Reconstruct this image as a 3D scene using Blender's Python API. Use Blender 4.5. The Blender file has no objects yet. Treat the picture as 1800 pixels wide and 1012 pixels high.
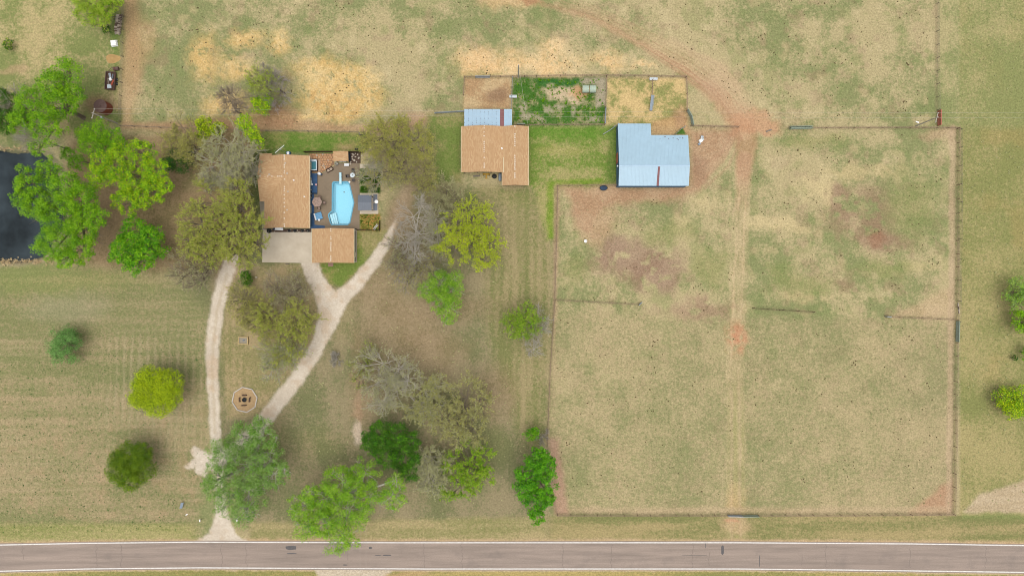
import bpy, bmesh, math, random
import numpy as np
from mathutils import Vector, Matrix

R = math.radians
random.seed(11)
rng = np.random.default_rng(7)
scene = bpy.context.scene
COL = scene.collection

# ------------------------------------------------------------------ camera, sky, sun, exposure
CAM_H = 150.0
cam_d = bpy.data.cameras.new("camera")
cam_d.lens = 24.0
cam_d.sensor_width = 36.0
cam_d.clip_start = 1.0
cam_d.clip_end = 5000.0
cam = bpy.data.objects.new("camera", cam_d)
cam.location = (0, 0, CAM_H)
cam.rotation_euler = (0, 0, 0)
COL.objects.link(cam)
scene.camera = cam

SUN_EL, SUN_AZ = R(83), R(165)
world = bpy.data.worlds.new("World")
scene.world = world
world.use_nodes = True
wn, wl = world.node_tree.nodes, world.node_tree.links
wn.clear()
sky = wn.new("ShaderNodeTexSky")
sky.sky_type = 'NISHITA'
sky.sun_disc = False
sky.sun_elevation = SUN_EL
sky.sun_rotation = SUN_AZ
sky.air_density = 1.0
sky.dust_density = 4.0
hs = wn.new("ShaderNodeHueSaturation")          # thin high overcast: the blue is mostly veiled
hs.inputs['Saturation'].default_value = 0.12
bg = wn.new("ShaderNodeBackground")
bg.inputs['Strength'].default_value = 0.12
wo = wn.new("ShaderNodeOutputWorld")
wl.new(sky.outputs[0], hs.inputs['Color'])
wl.new(hs.outputs[0], bg.inputs['Color'])
wl.new(bg.outputs[0], wo.inputs['Surface'])

sun_d = bpy.data.lights.new("sun", 'SUN')
sun_d.energy = 1.3
sun_d.angle = R(50)
sun_d.color = (1.0, 0.96, 0.9)
sun = bpy.data.objects.new("sun", sun_d)
sun.rotation_euler = (R(90) - SUN_EL, 0, R(180) - SUN_AZ)
sun.location = (0, 0, 300)
COL.objects.link(sun)

vs = scene.view_settings
vs.view_transform = 'Standard'
vs.look = 'None'
vs.gamma = 1.0
vs.use_curve_mapping = False
vs.exposure = 0.75
scene.cycles.pixel_filter_type = 'BLACKMAN_HARRIS'
scene.cycles.filter_width = 1.0
scene.cycles.max_bounces = 6
scene.cycles.transparent_max_bounces = 8
scene.cycles.use_denoising = True
scene.cycles.denoiser = 'OPENIMAGEDENOISE'
scene.cycles.denoising_input_passes = 'RGB_ALBEDO_NORMAL'
scene.cycles.denoising_prefilter = 'ACCURATE'

GAIN = 1.8      # picture brightness of a level white surface under this light (albedo 1)

# ------------------------------------------------------------------ plan coordinates
MU = 0.125      # metres per plan unit (plan origin at the NW corner of the property survey)
def site(u, v, z=0.0):
    """plan position (u east, v south) of a point z metres up, as seen on a vertical air photo -> metres"""
    s = MU * (CAM_H - z) / CAM_H
    return Vector(((u - 900) * s, (506 - v) * s, z))

def lin1(c):
    c = c / 255.0
    return c / 12.92 if c <= 0.04045 else ((c + 0.055) / 1.055) ** 2.4
def alb(r, g, b, k=1.0):
    return tuple(min(0.9, lin1(c) / GAIN * k) for c in (r, g, b))

# ------------------------------------------------------------------ tags
def tag(o, label=None, cat=None, group=None, kind=None):
    if label: o['label'] = label
    if cat: o['category'] = cat
    if group: o['group'] = group
    if kind: o['kind'] = kind
    return o
def empty(name, loc, rz=0.0):
    o = bpy.data.objects.new(name, None)
    o.empty_display_size = 0.5
    o.location = loc
    o.rotation_euler = (0, 0, rz)
    COL.objects.link(o)
    return o
def thing(name, label, cat, loc, rz=0.0, group=None):
    return tag(empty(name, loc, rz), label, cat, group)
def link(name, me, parent=None, loc=None, rot=None, scl=None):
    o = bpy.data.objects.new(name, me)
    COL.objects.link(o)
    if parent is not None: o.parent = parent
    if loc is not None: o.location = loc
    if rot is not None: o.rotation_euler = rot
    if scl is not None: o.scale = scl
    return o
def children(o): return [c for c in list(o.children)]
def copy_tree(o, parent=None):
    c = o.copy(); COL.objects.link(c)
    if parent is not None: c.parent = parent
    for ch in children(o): copy_tree(ch, c)
    return c

# ------------------------------------------------------------------ materials
def new_mat(name):
    m = bpy.data.materials.new(name)
    m.use_nodes = True
    n, l = m.node_tree.nodes, m.node_tree.links
    n.clear()
    out = n.new("ShaderNodeOutputMaterial")
    b = n.new("ShaderNodeBsdfPrincipled")
    l.new(b.outputs[0], out.inputs[0])
    return m, n, l, b, out
def noise_node(n, l, scale, detail=4, rough=0.6, vec=None):
    t = n.new("ShaderNodeTexNoise")
    t.inputs['Scale'].default_value = scale
    t.inputs['Detail'].default_value = detail
    t.inputs['Roughness'].default_value = rough
    if vec is not None: l.new(vec, t.inputs['Vector'])
    return t
def maprange(n, l, src, a, b, c, d):
    t = n.new("ShaderNodeMapRange")
    l.new(src, t.inputs[0])
    for i, v in enumerate((a, b, c, d)): t.inputs[i + 1].default_value = v
    return t.outputs[0]
def mixcol(n, l, fac, a, b, mode='MIX'):
    t = n.new("ShaderNodeMix")
    t.data_type = 'RGBA'
    t.blend_type = mode
    for sock, v in ((t.inputs[0], fac), (t.inputs[6], a), (t.inputs[7], b)):
        if isinstance(v, (int, float)): sock.default_value = v
        elif isinstance(v, tuple): sock.default_value = (*v[:3], 1)
        else: l.new(v, sock)
    return t.outputs[2]
def mat(name, col, var=0.25, scale=2.0, rough=0.75, metal=0.0, bump=0.2, col2=None, fine=None, spec=0.3):
    """weathered paint / wood / stone: two noise scales in colour, fine relief"""
    m, n, l, b, out = new_mat(name)
    g = n.new("ShaderNodeNewGeometry")
    n1 = noise_node(n, l, scale, 5, 0.65, g.outputs['Position'])
    f1 = maprange(n, l, n1.outputs[0], 0.3, 0.7, 0, 1)
    c2 = col2 or tuple(c * (1 - var) for c in col)
    c = mixcol(n, l, f1, col, c2)
    n2 = noise_node(n, l, fine or scale * 7, 3, 0.6, g.outputs['Position'])
    f2 = maprange(n, l, n2.outputs[0], 0.25, 0.75, 1 - var * 0.5, 1 + var * 0.3)
    cc = n.new("ShaderNodeCombineColor")
    for i in range(3): l.new(f2, cc.inputs[i])
    c = mixcol(n, l, 1.0, c, cc.outputs[0], 'MULTIPLY')
    l.new(c, b.inputs['Base Color'])
    b.inputs['Roughness'].default_value = rough
    b.inputs['Metallic'].default_value = metal
    b.inputs['Specular IOR Level'].default_value = spec
    if bump:
        bp = n.new("ShaderNodeBump")
        bp.inputs['Strength'].default_value = bump
        bp.inputs['Distance'].default_value = 0.03
        l.new(n2.outputs[0], bp.inputs['Height'])
        l.new(bp.outputs[0], b.inputs['Normal'])
    return m

def shingle_mat(name, axis):
    """tabs of asphalt shingle; the courses run along x (axis 0) or y (axis 1)"""
    m, n, l, b, out = new_mat(name)
    g = n.new("ShaderNodeNewGeometry")
    sx = n.new("ShaderNodeSeparateXYZ"); l.new(g.outputs['Position'], sx.inputs[0])
    cx = n.new("ShaderNodeCombineXYZ")
    l.new(sx.outputs[axis], cx.inputs[0]); l.new(sx.outputs[1 - axis], cx.inputs[1])
    br = n.new("ShaderNodeTexBrick")
    l.new(cx.outputs[0], br.inputs['Vector'])
    br.inputs['Scale'].default_value = 1.0
    br.inputs['Brick Width'].default_value = 0.62
    br.inputs['Row Height'].default_value = 0.2
    br.inputs['Mortar Size'].default_value = 0.012
    br.inputs['Color1'].default_value = (*alb(222, 190, 148), 1)
    br.inputs['Color2'].default_value = (*alb(192, 152, 112), 1)
    br.inputs['Mortar'].default_value = (*alb(160, 126, 96), 1)
    n1 = noise_node(n, l, 0.5, 4, 0.6, g.outputs['Position'])
    f = maprange(n, l, n1.outputs[0], 0.35, 0.65, 0, 0.55)
    c = mixcol(n, l, f, br.outputs[0], alb(196, 158, 118))
    n2 = noise_node(n, l, 9, 3, 0.7, g.outputs['Position'])
    f2 = maprange(n, l, n2.outputs[0], 0.3, 0.7, 0, 0.5)
    c = mixcol(n, l, f2, c, alb(212, 172, 126))
    l.new(c, b.inputs['Base Color'])
    b.inputs['Roughness'].default_value = 0.95
    b.inputs['Specular IOR Level'].default_value = 0.15
    bp = n.new("ShaderNodeBump")
    bp.inputs['Strength'].default_value = 0.5
    bp.inputs['Distance'].default_value = 0.02
    l.new(br.outputs['Fac'], bp.inputs['Height']); bp.invert = True
    l.new(bp.outputs[0], b.inputs['Normal'])
    return m

def leaf_mat(name, c1, c2, trans=0.3):
    m, n, l, b, out = new_mat(name)
    g = n.new("ShaderNodeNewGeometry")
    n1 = noise_node(n, l, 0.35, 3, 0.6, g.outputs['Position'])
    a = n.new("ShaderNodeMath"); a.operation = 'ADD'
    l.new(maprange(n, l, n1.outputs[0], 0.3, 0.7, -0.3, 0.3), a.inputs[0])
    l.new(g.outputs['Random Per Island'], a.inputs[1])
    a.use_clamp = True
    c = mixcol(n, l, a.outputs[0], c1, c2)
    l.new(c, b.inputs['Base Color'])
    b.inputs['Roughness'].default_value = 0.6
    b.inputs['Specular IOR Level'].default_value = 0.2
    t = n.new("ShaderNodeBsdfTranslucent")
    l.new(c, t.inputs[0])
    mx = n.new("ShaderNodeMixShader")
    mx.inputs[0].default_value = trans
    l.new(b.outputs[0], mx.inputs[1]); l.new(t.outputs[0], mx.inputs[2])
    l.new(mx.outputs[0], out.inputs[0])
    return m

M = {}
M['shingle_ns'] = shingle_mat("shingle_courses_north_south", 1)
M['shingle_ew'] = shingle_mat("shingle_courses_east_west", 0)
M['ridge'] = mat("ridge_shingle", alb(250, 234, 212), 0.2, 4)
M['metal'] = mat("pale_blue_metal_roof", alb(178, 210, 230), 0.08, 0.35, 0.45, 0.0, 0.05, spec=0.4, col2=alb(172, 202, 220), fine=1.2)
M['metal2'] = mat("pale_blue_metal_roof_weathered", alb(180, 210, 232), 0.1, 0.9, 0.45, 0.0, 0.05, spec=0.4)
M['rust_panel'] = mat("rusty_red_roof_panel", alb(158, 108, 108), 0.25, 1.2)
M['blue_wall'] = mat("blue_painted_siding", alb(88, 128, 165), 0.25, 1.0)
M['blue_deck'] = mat("blue_painted_boards", alb(62, 100, 142), 0.35, 0.8)
M['navy'] = mat("navy_paint", alb(48, 72, 98), 0.3, 1.5)
M['cream'] = mat("cream_trim", alb(228, 215, 180), 0.12, 2)
M['grey_wall'] = mat("grey_siding", alb(178, 172, 156), 0.15, 1.5)
M['tan_brick'] = mat("tan_brick_wall", alb(176, 140, 112), 0.3, 5)
M['white'] = mat("white_paint", (0.68, 0.68, 0.67), 0.12, 3, 0.5)
M['plastic_white'] = mat("white_plastic", (0.5, 0.51, 0.52), 0.1, 3, 0.4)
M['dark_wood'] = mat("dark_brown_wood", alb(96, 70, 52), 0.4, 3)
M['grey_wood'] = mat("weathered_grey_wood", alb(150, 138, 124), 0.35, 4)
M['rust_pipe'] = mat("rusty_brown_pipe", alb(180, 152, 128), 0.4, 5)
M['galv'] = mat("galvanised_steel", alb(176, 184, 190), 0.2, 4, 0.4, 0.3)
M['green_gate'] = mat("faded_green_gate_paint", alb(164, 178, 158), 0.2, 3, 0.5)
M['red_gate'] = mat("rusty_red_gate_paint", alb(206, 128, 104), 0.25, 4)
M['concrete'] = mat("pale_concrete", alb(222, 208, 186), 0.08, 0.35, 0.9, col2=alb(204, 190, 168), fine=1.5)
M['patio'] = mat("brown_grey_patio_concrete", alb(152, 134, 112), 0.22, 0.35, 0.9, col2=alb(136, 120, 100), fine=3)
M['walk'] = mat("grey_concrete_walk", alb(172, 162, 142), 0.2, 0.6, 0.9)
M['flag'] = mat("tan_flagstone", alb(214, 170, 122), 0.3, 1.3, 0.9, col2=alb(196, 142, 104))
M['bed'] = mat("dark_mulch", alb(112, 92, 78), 0.5, 4, 1.0, bump=0.8)
M['stone'] = mat("pale_limestone", alb(222, 208, 188), 0.3, 5, 0.9)
M['pool_shell'] = mat("pale_blue_pool_plaster", alb(172, 236, 255), 0.03, 0.3, 0.6, bump=0)
M['pool_step'] = mat("pool_step_plaster", alb(214, 246, 255), 0.03, 0.5, 0.6, bump=0)
M['pool_rim'] = mat("blue_pool_coping", alb(108, 178, 205), 0.1, 1, 0.6)
M['board'] = mat("diving_board_white", alb(200, 240, 250), 0.05, 2, 0.5)
M['dark_metal'] = mat("dark_bronze_metal", alb(80, 72, 66), 0.3, 4, 0.5)
M['cushion'] = mat("beige_cushion", alb(196, 176, 156), 0.2, 4)
M['umbrella'] = mat("dusty_brown_canvas", alb(176, 150, 136), 0.12, 2)
M['blue_sling'] = mat("light_blue_sling", alb(120, 178, 220), 0.15, 3)
M['slate'] = mat("slate_grey_metal_roof", alb(112, 120, 132), 0.12, 1, 0.5)
M['tub_white'] = mat("hot_tub_acrylic", alb(214, 226, 232), 0.05, 2, 0.3)
M['tub_water'] = mat("hot_tub_teal_lining", alb(86, 148, 160), 0.2, 2, 0.15)
M['black'] = mat("black_rubber", alb(46, 48, 48), 0.3, 4)
M['rust'] = mat("rusty_steel", alb(124, 98, 92), 0.3, 1.5, col2=alb(108, 82, 74))
M['rust_red'] = mat("rusty_red_steel", alb(160, 88, 66), 0.4, 1.5)
M['bale'] = mat("pale_green_net_wrap", alb(196, 208, 180), 0.15, 3, col2=alb(176, 196, 184))
M['straw_end'] = mat("yellow_straw", alb(214, 186, 120), 0.3, 6)
M['sand'] = mat("tan_sand", alb(208, 170, 112), 0.2, 2, 1.0)
M['pole_grey'] = mat("silvered_pole_wood", alb(206, 198, 184), .2, 3)
M['firewood_pale'] = mat("fresh_split_firewood", alb(232, 214, 190), .3, 4)
M['firewood_dark'] = mat("bark_side_firewood", alb(128, 106, 88), .3, 4)
M['tarp'] = mat("white_tarp", (0.72, 0.72, 0.7), 0.08, 1.5)
M['firewood'] = mat("split_firewood_grey", alb(206, 190, 172), 0.5, 3)
M['yellow'] = mat("yellow_machine_paint", alb(220, 170, 50), 0.2, 3)
M['dung'] = mat("dark_dung", alb(118, 102, 68), 0.4, 6, 1.0)
M['bark'] = mat("grey_brown_bark", alb(150, 136, 116), 0.4, 3, 1.0)
M['bark_pale'] = mat("pale_dead_bark", alb(206, 196, 180), 0.25, 3, 1.0)
M['twig_grey'] = mat("grey_twigs", alb(222, 214, 198), 0.3, 2, 1.0)
M['twig_olive'] = mat("olive_grey_twigs", alb(190, 178, 138), 0.3, 2, 1.0)
M['twig_brown'] = mat("brown_twigs", alb(190, 172, 150), 0.3, 2, 1.0)
M['twig_violet'] = mat("mauve_grey_twigs", alb(196, 184, 178), 0.25, 2, 1.0)
M['wire'] = mat("aluminium_wire", alb(206, 200, 180), 0.05, 1, 0.4)
M['glass'] = mat("dark_window_glass", (0.03, 0.035, 0.04), 0.1, 1, 0.08, spec=0.6)
M['red_panel'] = mat("red_scrap_panel", alb(196, 96, 70), 0.3, 2)
M['brick_red'] = mat("pink_brick_step", alb(178, 140, 124), 0.3, 5)
M['grey_tank'] = mat("grey_tank_paint", alb(150, 164, 178), 0.15, 2, 0.4)

L = {}
def LM(name, c1, c2, k=1.0, trans=0.22):
    L[name] = leaf_mat(name + "_leaves", tuple(x * k for x in alb(*c1)), tuple(x * k for x in alb(*c2)), trans)
KL = 1.78
LM('bright', (66, 118, 4), (136, 178, 18), KL)
LM('mid', (60, 110, 6), (112, 158, 22), KL)
LM('lime', (140, 166, 6), (178, 192, 20), KL)
LM('deep', (32, 76, 6), (72, 112, 14), KL * .9)
LM('vivid', (44, 106, 6), (100, 160, 12), KL)
LM('olive', (130, 132, 54), (168, 164, 86), KL * .95)
LM('olivegreen', (122, 146, 30), (156, 170, 60), KL)
LM('willow', (84, 122, 46), (142, 166, 96), KL)
LM('spring', (84, 136, 22), (156, 184, 66), KL)
LM('bluegreen', (62, 112, 40), (118, 156, 84), KL)
LM('cedar', (36, 78, 30), (62, 104, 40), KL)
LM('darklime', (66, 98, 4), (112, 134, 14), KL)
LM('sage', (140, 142, 94), (170, 168, 122), KL * .92)
LM('straw', (190, 166, 122), (214, 194, 154), KL * .8)

# ------------------------------------------------------------------ mesh builder
class MB:
    def __init__(s): s.v, s.f = [], []
    def add(s, vs_, fs):
        o = len(s.v); s.v += [tuple(p) for p in vs_]; s.f += [tuple(i + o for i in f) for f in fs]; return s
    def box(s, c, size, rz=0.0, rx=0.0, ry=0.0):
        m = Matrix.Rotation(rz, 3, 'Z') @ Matrix.Rotation(ry, 3, 'Y') @ Matrix.Rotation(rx, 3, 'X')
        hx, hy, hz = (d / 2 for d in size)
        vs_ = [Vector(c) + m @ Vector((x, y, z)) for z in (-hz, hz) for x, y in ((-hx, -hy), (hx, -hy), (hx, hy), (-hx, hy))]
        return s.add(vs_, [(3, 2, 1, 0), (4, 5, 6, 7), (0, 1, 5, 4), (1, 2, 6, 5), (2, 3, 7, 6), (3, 0, 4, 7)])
    def prism(s, poly, z0, z1):
        n = len(poly)
        a = sum(poly[i][0] * poly[(i + 1) % n][1] - poly[(i + 1) % n][0] * poly[i][1] for i in range(n))
        if a < 0: poly = poly[::-1]
        vs_ = [(p[0], p[1], z0) for p in poly] + [(p[0], p[1], z1) for p in poly]
        return s.add(vs_, [tuple(range(n))[::-1], tuple(range(n, 2 * n))] + [(i, (i + 1) % n, n + (i + 1) % n, n + i) for i in range(n)])
    def slab(s, poly, t):
        """sloping sheet: polygon in 3-D, thickened straight down"""
        n = len(poly)
        a = sum(poly[i][0] * poly[(i + 1) % n][1] - poly[(i + 1) % n][0] * poly[i][1] for i in range(n))
        if a < 0: poly = poly[::-1]
        vs_ = [(p[0], p[1], p[2] - t) for p in poly] + [tuple(p) for p in poly]
        return s.add(vs_, [tuple(range(n))[::-1], tuple(range(n, 2 * n))] + [(i, (i + 1) % n, n + (i + 1) % n, n + i) for i in range(n)])
    def tube(s, p0, p1, r0, r1=None, n=6, cap=True):
        r1 = r0 if r1 is None else r1
        p0, p1 = Vector(p0), Vector(p1)
        d = (p1 - p0).normalized()
        a = d.orthogonal().normalized(); b = d.cross(a)
        vs_ = []
        for p, r in ((p0, r0), (p1, r1)):
            vs_ += [p + (a * math.cos(2 * math.pi * i / n) + b * math.sin(2 * math.pi * i / n)) * r for i in range(n)]
        fs = [(i, (i + 1) % n, n + (i + 1) % n, n + i) for i in range(n)]
        if cap: fs += [tuple(range(n))[::-1], tuple(range(n, 2 * n))]
        return s.add(vs_, fs)
    def path(s, pts, r, n=5):
        for a, b in zip(pts[:-1], pts[1:]): s.tube(a, b, r, r, n)
        return s
    def lathe(s, prof, c=(0, 0, 0), n=16, sx=1.0, sy=1.0):
        vs_, k = [], len(prof)
        for i in range(n):
            t = 2 * math.pi * i / n
            vs_ += [(c[0] + math.cos(t) * r * sx, c[1] + math.sin(t) * r * sy, c[2] + z) for r, z in prof]
        fs = [(i * k + j, ((i + 1) % n) * k + j, ((i + 1) % n) * k + j + 1, i * k + j + 1) for i in range(n) for j in range(k - 1)]
        fs += [tuple(i * k + k - 1 for i in range(n)), tuple(i * k for i in range(n))[::-1]]
        return s.add(vs_, fs)
    def mesh(s, name, m):
        me = bpy.data.meshes.new(name)
        me.from_pydata(s.v, [], s.f)
        me.materials.append(m)
        me.update()
        return me
    def build(s, name, m, parent=None, bevel=0.0, smooth=False):
        me = s.mesh(name, m)
        if bevel or smooth:
            bm = bmesh.new(); bm.from_mesh(me)
            bmesh.ops.recalc_face_normals(bm, faces=bm.faces)
            if bevel: bmesh.ops.bevel(bm, geom=[e for e in bm.edges if e.calc_face_angle(0) > 0.6], offset=bevel, segments=1, affect='EDGES')
            bm.to_mesh(me); bm.free()
            if smooth:
                for p in me.polygons: p.use_smooth = True
        return link(name, me, parent)

def mesh_np(name, V, F, m, smooth=False):
    """F: (n,k) array of equal polygons"""
    me = bpy.data.meshes.new(name)
    n, k = F.shape
    me.vertices.add(len(V)); me.vertices.foreach_set('co', np.ascontiguousarray(V, dtype=np.float32).ravel())
    me.loops.add(n * k); me.loops.foreach_set('vertex_index', np.ascontiguousarray(F, dtype=np.int32).ravel())
    me.polygons.add(n); me.polygons.foreach_set('loop_start', np.arange(0, n * k, k, dtype=np.int32))
    if smooth: me.polygons.foreach_set('use_smooth', np.ones(n, dtype=bool))
    me.update(calc_edges=True)
    me.materials.append(m)
    return me

# ------------------------------------------------------------------ ground: one grid, its cover worked out per vertex
U0, U1, V0, V1, ST = -110, 1910, -110, 1122, 2.5
us = np.arange(U0, U1 + .1, ST); vv = np.arange(V0, V1 + .1, ST)
U, V = np.meshgrid(us, vv)
NU, NV = len(us), len(vv)

def vnoise(u, v, seed):
    r = np.random.default_rng(seed); T = r.random((256, 256))
    iu, iv = np.floor(u).astype(int), np.floor(v).astype(int)
    fu, fv = u - iu, v - iv
    fu = fu * fu * (3 - 2 * fu); fv = fv * fv * (3 - 2 * fv)
    g = lambda a, b: T[(iv + b) % 256, (iu + a) % 256]
    return (g(0, 0) * (1 - fu) + g(1, 0) * fu) * (1 - fv) + (g(0, 1) * (1 - fu) + g(1, 1) * fu) * fv
def fbm(size, seed, octv=4, su=1.0, sv=1.0, u=None, v=None, gain=0.55):
    u = U if u is None else u; v = V if v is None else v
    a, t, s = 1.0, 0.0, 0.0
    for i in range(octv):
        k = 2 ** i / size
        s = s + a * vnoise(u * k * su + 17.3 * i + 100, v * k * sv + 9.1 * i + 100, seed * 31 + i); t += a; a *= gain
    return s / t
WU = (fbm(30, 1) - .5); WV = (fbm(30, 2) - .5)
FU = (fbm(7, 3) - .5); FV = (fbm(7, 4) - .5)
def sst(x, a, b):
    t = np.clip((x - a) / (b - a), 0, 1); return t * t * (3 - 2 * t)
def blob(cx, cy, rx, ry, soft=0.5, warp=30, fine=10, rot=0.0, seed=None):
    u, v = U + WU * warp + FU * fine - cx, V + WV * warp + FV * fine - cy
    c, s = math.cos(R(rot)), math.sin(R(rot))
    a, b = (u * c + v * s) / rx, (-u * s + v * c) / ry
    return 1 - sst(np.sqrt(a * a + b * b), 1 - soft, 1 + soft * .6)
def dseg(pts, warp=0, fine=0):
    u, v = U + WU * warp + FU * fine, V + WV * warp + FV * fine
    d = np.full(U.shape, 1e9)
    for (x0, y0), (x1, y1) in zip(pts[:-1], pts[1:]):
        dx, dy = x1 - x0, y1 - y0
        t = np.clip(((u - x0) * dx + (v - y0) * dy) / (dx * dx + dy * dy + 1e-9), 0, 1)
        d = np.minimum(d, np.hypot(u - x0 - t * dx, v - y0 - t * dy))
    return d
def line(pts, w, soft=3, warp=6, fine=4): return 1 - sst(dseg(pts, warp, fine), w - soft, w + soft)
def wline(pts, warp=5, fine=5, soft=3):
    """path with a half-width at each point"""
    u, v = U + WU * warp + FU * fine, V + WV * warp + FV * fine
    best = np.full(U.shape, 1e9)
    for (x0, y0, w0), (x1, y1, w1) in zip(pts[:-1], pts[1:]):
        dx, dy = x1 - x0, y1 - y0
        t = np.clip(((u - x0) * dx + (v - y0) * dy) / (dx * dx + dy * dy + 1e-9), 0, 1)
        best = np.minimum(best, np.hypot(u - x0 - t * dx, v - y0 - t * dy) - (w0 + t * (w1 - w0)))
    return 1 - sst(best, -soft, soft)
def poly(pts, soft=4, warp=8, fine=4):
    u, v = U + WU * warp + FU * fine, V + WV * warp + FV * fine
    ins = np.zeros(U.shape, bool); d = np.full(U.shape, 1e9)
    for (x0, y0), (x1, y1) in zip(pts, pts[1:] + pts[:1]):
        if y0 != y1:
            ins ^= ((y0 > v) != (y1 > v)) & (u < (x1 - x0) * (v - y0) / (y1 - y0) + x0)
        dx, dy = x1 - x0, y1 - y0
        t = np.clip(((u - x0) * dx + (v - y0) * dy) / (dx * dx + dy * dy + 1e-9), 0, 1)
        d = np.minimum(d, np.hypot(u - x0 - t * dx, v - y0 - t * dy))
    sd = np.where(ins, -d, d)
    return 1 - sst(sd, -soft, soft)

def C(r, g, b): return np.array(alb(r, g, b))
A = np.zeros(U.shape + (3,)); B = np.zeros(U.shape + (3,)); DRY = np.zeros(U.shape); GRAIN = np.ones(U.shape) * .66
def put(mask, a, b, dry=None, grain=None):
    """lay a cover over the ground: its two colours and how much of the second shows"""
    global A, B, DRY, GRAIN
    if grain is not None: GRAIN = GRAIN * (1 - mask) + grain * mask
    m = mask[..., None]
    A = A * (1 - m) + C(*a) * m
    B = B * (1 - m) + C(*b) * m
    if dry is not None: DRY = DRY * (1 - mask) + dry * mask
one = np.ones(U.shape)
big, med = fbm(170, 5), fbm(55, 6)
patch = fbm(26, 8)
# pasture everywhere
put(one, (144, 148, 96), (190, 174, 128), np.clip(0.5 + (big - .5) * 1.2 + (med - .5) * 1.2 + (patch - .5) * 1.0, 0, 1))
# lower pastures: a little browner and evener
low = poly([(966, 545), (1676, 566), (1672, 902), (980, 903), (962, 780)], 12, 6)
put(low, (148, 147, 98), (188, 170, 126), np.clip(0.52 + (big - .5) * .5 + (med - .5) * .6 + (patch - .5) * .5, 0, 1))
put(sst(U, 1440, 1700) * sst(V, 560, 700) * .35, (166, 152, 112), (184, 166, 124))
past_ = np.maximum(poly([(222, -100), (1646, -100), (1646, 222), (222, 222)], 6, 6), poly([(980, 328), (1680, 228), (1674, 902), (975, 902), (962, 780), (975, 525)], 6, 6))
past_ = past_ * (1 - .6 * low)
put(past_ * sst(fbm(22, 81, 4), .56, .72) * .5, (164, 140, 106), (180, 156, 122))
put(past_ * sst(fbm(26, 82, 4), .56, .72) * .5, (132, 144, 86), (152, 156, 98))
put(past_ * sst(fbm(20, 83, 4), .57, .73) * .5, (198, 178, 130), (208, 190, 144))
# east strip beyond the fence
east = sst(U + WU * 3, 1684, 1690)
put(east, (142, 144, 84), (178, 164, 110), np.clip(.42 + (med - .5) * 1.0 + (big - .5), 0, 1))
put(east * sst(fbm(60, 9), .55, .75) * .3, (184, 154, 98), (194, 164, 108))
put(sst(V, 236, 216) * sst(U, 1646, 1652) * .6, (146, 152, 94), (180, 170, 118))
# south verge and west lawn
verge = sst(V + WV * 4, 902, 908) * sst(U, 930, 960)
strk = fbm(26, 12, 4, .12, 1.6)
put(verge, (138, 138, 84), (178, 160, 110), np.clip(.45 + (strk - .5) * 1.6 + (med - .5) * .6, 0, 1))
lawn = poly([(-200, 463), (90, 458), (300, 482), (372, 520), (370, 800), (345, 950), (-200, 960)], 14, 20)
ls = .5 * fbm(34, 13, 4, .14, 1.5) + .5 * fbm(12, 131, 3, .05, 1.2)
lv = .5 + .5 * np.sin((U + WU * 5) * 2 * math.pi / 13.5) * sst(U, 140, 210) * (1 - sst(V, 800, 870)) * sst(V, 560, 640)
put(lawn, (136, 138, 88), (174, 156, 116), np.clip(.40 + (ls - .5) * 1.3 + (med - .5) * .5 + (lv - .5) * .22 + .20 * sst(V, 600, 800) * (1 - sst(V, 860, 900)) - .22 * sst(U, 250, 0) * sst(V, 640, 480), 0, 1))
mow = (.5 + .5 * np.cos((U + WU * 7 + (V - 700) * .03) * 2 * math.pi / 13.5)) ** 4 * sst(fbm(60, 133, 2), .3, .6)
put(lawn * mow * sst(U, 130, 210) * (1 - sst(V, 850, 900)) * sst(V, 540, 640) * .42, (180, 166, 126), (192, 176, 138))
put(lawn * (.5 + .5 * np.cos((V + WV * 6 + U * .03) * 2 * math.pi / 12)) ** 4 * sst(fbm(60, 134, 2, .4, 1), .35, .65) * .3, (178, 164, 122), (190, 174, 134))
put(lawn * blob(90, 490, 190, 32, .6) * .6, (138, 148, 82), (158, 156, 92))
put(lawn * blob(115, 545, 80, 30, .7) * .5, (166, 160, 122), (178, 168, 132))
put(lawn * sst(fbm(18, 14), .58, .7) * .25 * sst(V, 600, 760), (190, 152, 116), (198, 162, 128))
put(sst(V + WV * 4, 914, 926) * (1 - sst(U, 330, 360)), (142, 146, 82), (180, 168, 112), np.clip(.4 + (strk - .5) * 1.6, 0, 1))
# farmyard among the trees
yard = poly([(300, 470), (470, 420), (640, 470), (700, 330), (960, 330), (966, 545), (955, 780), (960, 900), (960, 940), (440, 945), (380, 780), (372, 560)], 16, 24)
vst = .5 + .5 * np.sin((U + WU * 6) * 2 * math.pi / 15)
put(yard, (128, 129, 86), (160, 146, 110), np.clip(.5 + (med - .5) * 1.1 + (patch - .5) * .7 + (fbm(30, 71, 4, 1.4, .3) - .5) * .8, 0, 1))
lane = poly([(880, 330), (975, 335), (972, 545), (958, 780), (930, 800), (860, 600), (850, 480)], 18, 14)
put(lane, (132, 134, 80), (170, 154, 110), np.clip(.45 + (fbm(40, 15, 4, 1.6, .25) - .5) * 1.5 + (vst - .5) * .25 + (med - .5) * .5, 0, 1))
for q in ((650, 500, 60, 50), (700, 580, 90, 40), (760, 620, 70, 40), (640, 700, 30, 60), (700, 410, 40, 70), (870, 690, 40, 60), (760, 540, 120, 30)):
    put(blob(*q, .7) * .5, (156, 128, 96), (170, 144, 112), .5 + (patch - .5))
for q in ((600, 560, 30, 50), (450, 930, 60, 10), (480, 760, 30, 40), (560, 780, 50, 30), (870, 780, 40, 30)):
    put(blob(*q, .7) * .4, (132, 134, 82), (164, 150, 104))
put(blob(628, 640, 12, 60, .6) * .3, (178, 138, 106), (190, 152, 122))
put(blob(627, 762, 9, 24, .4, 8, 8) * .9, (214, 190, 162), (222, 202, 178))
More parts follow.
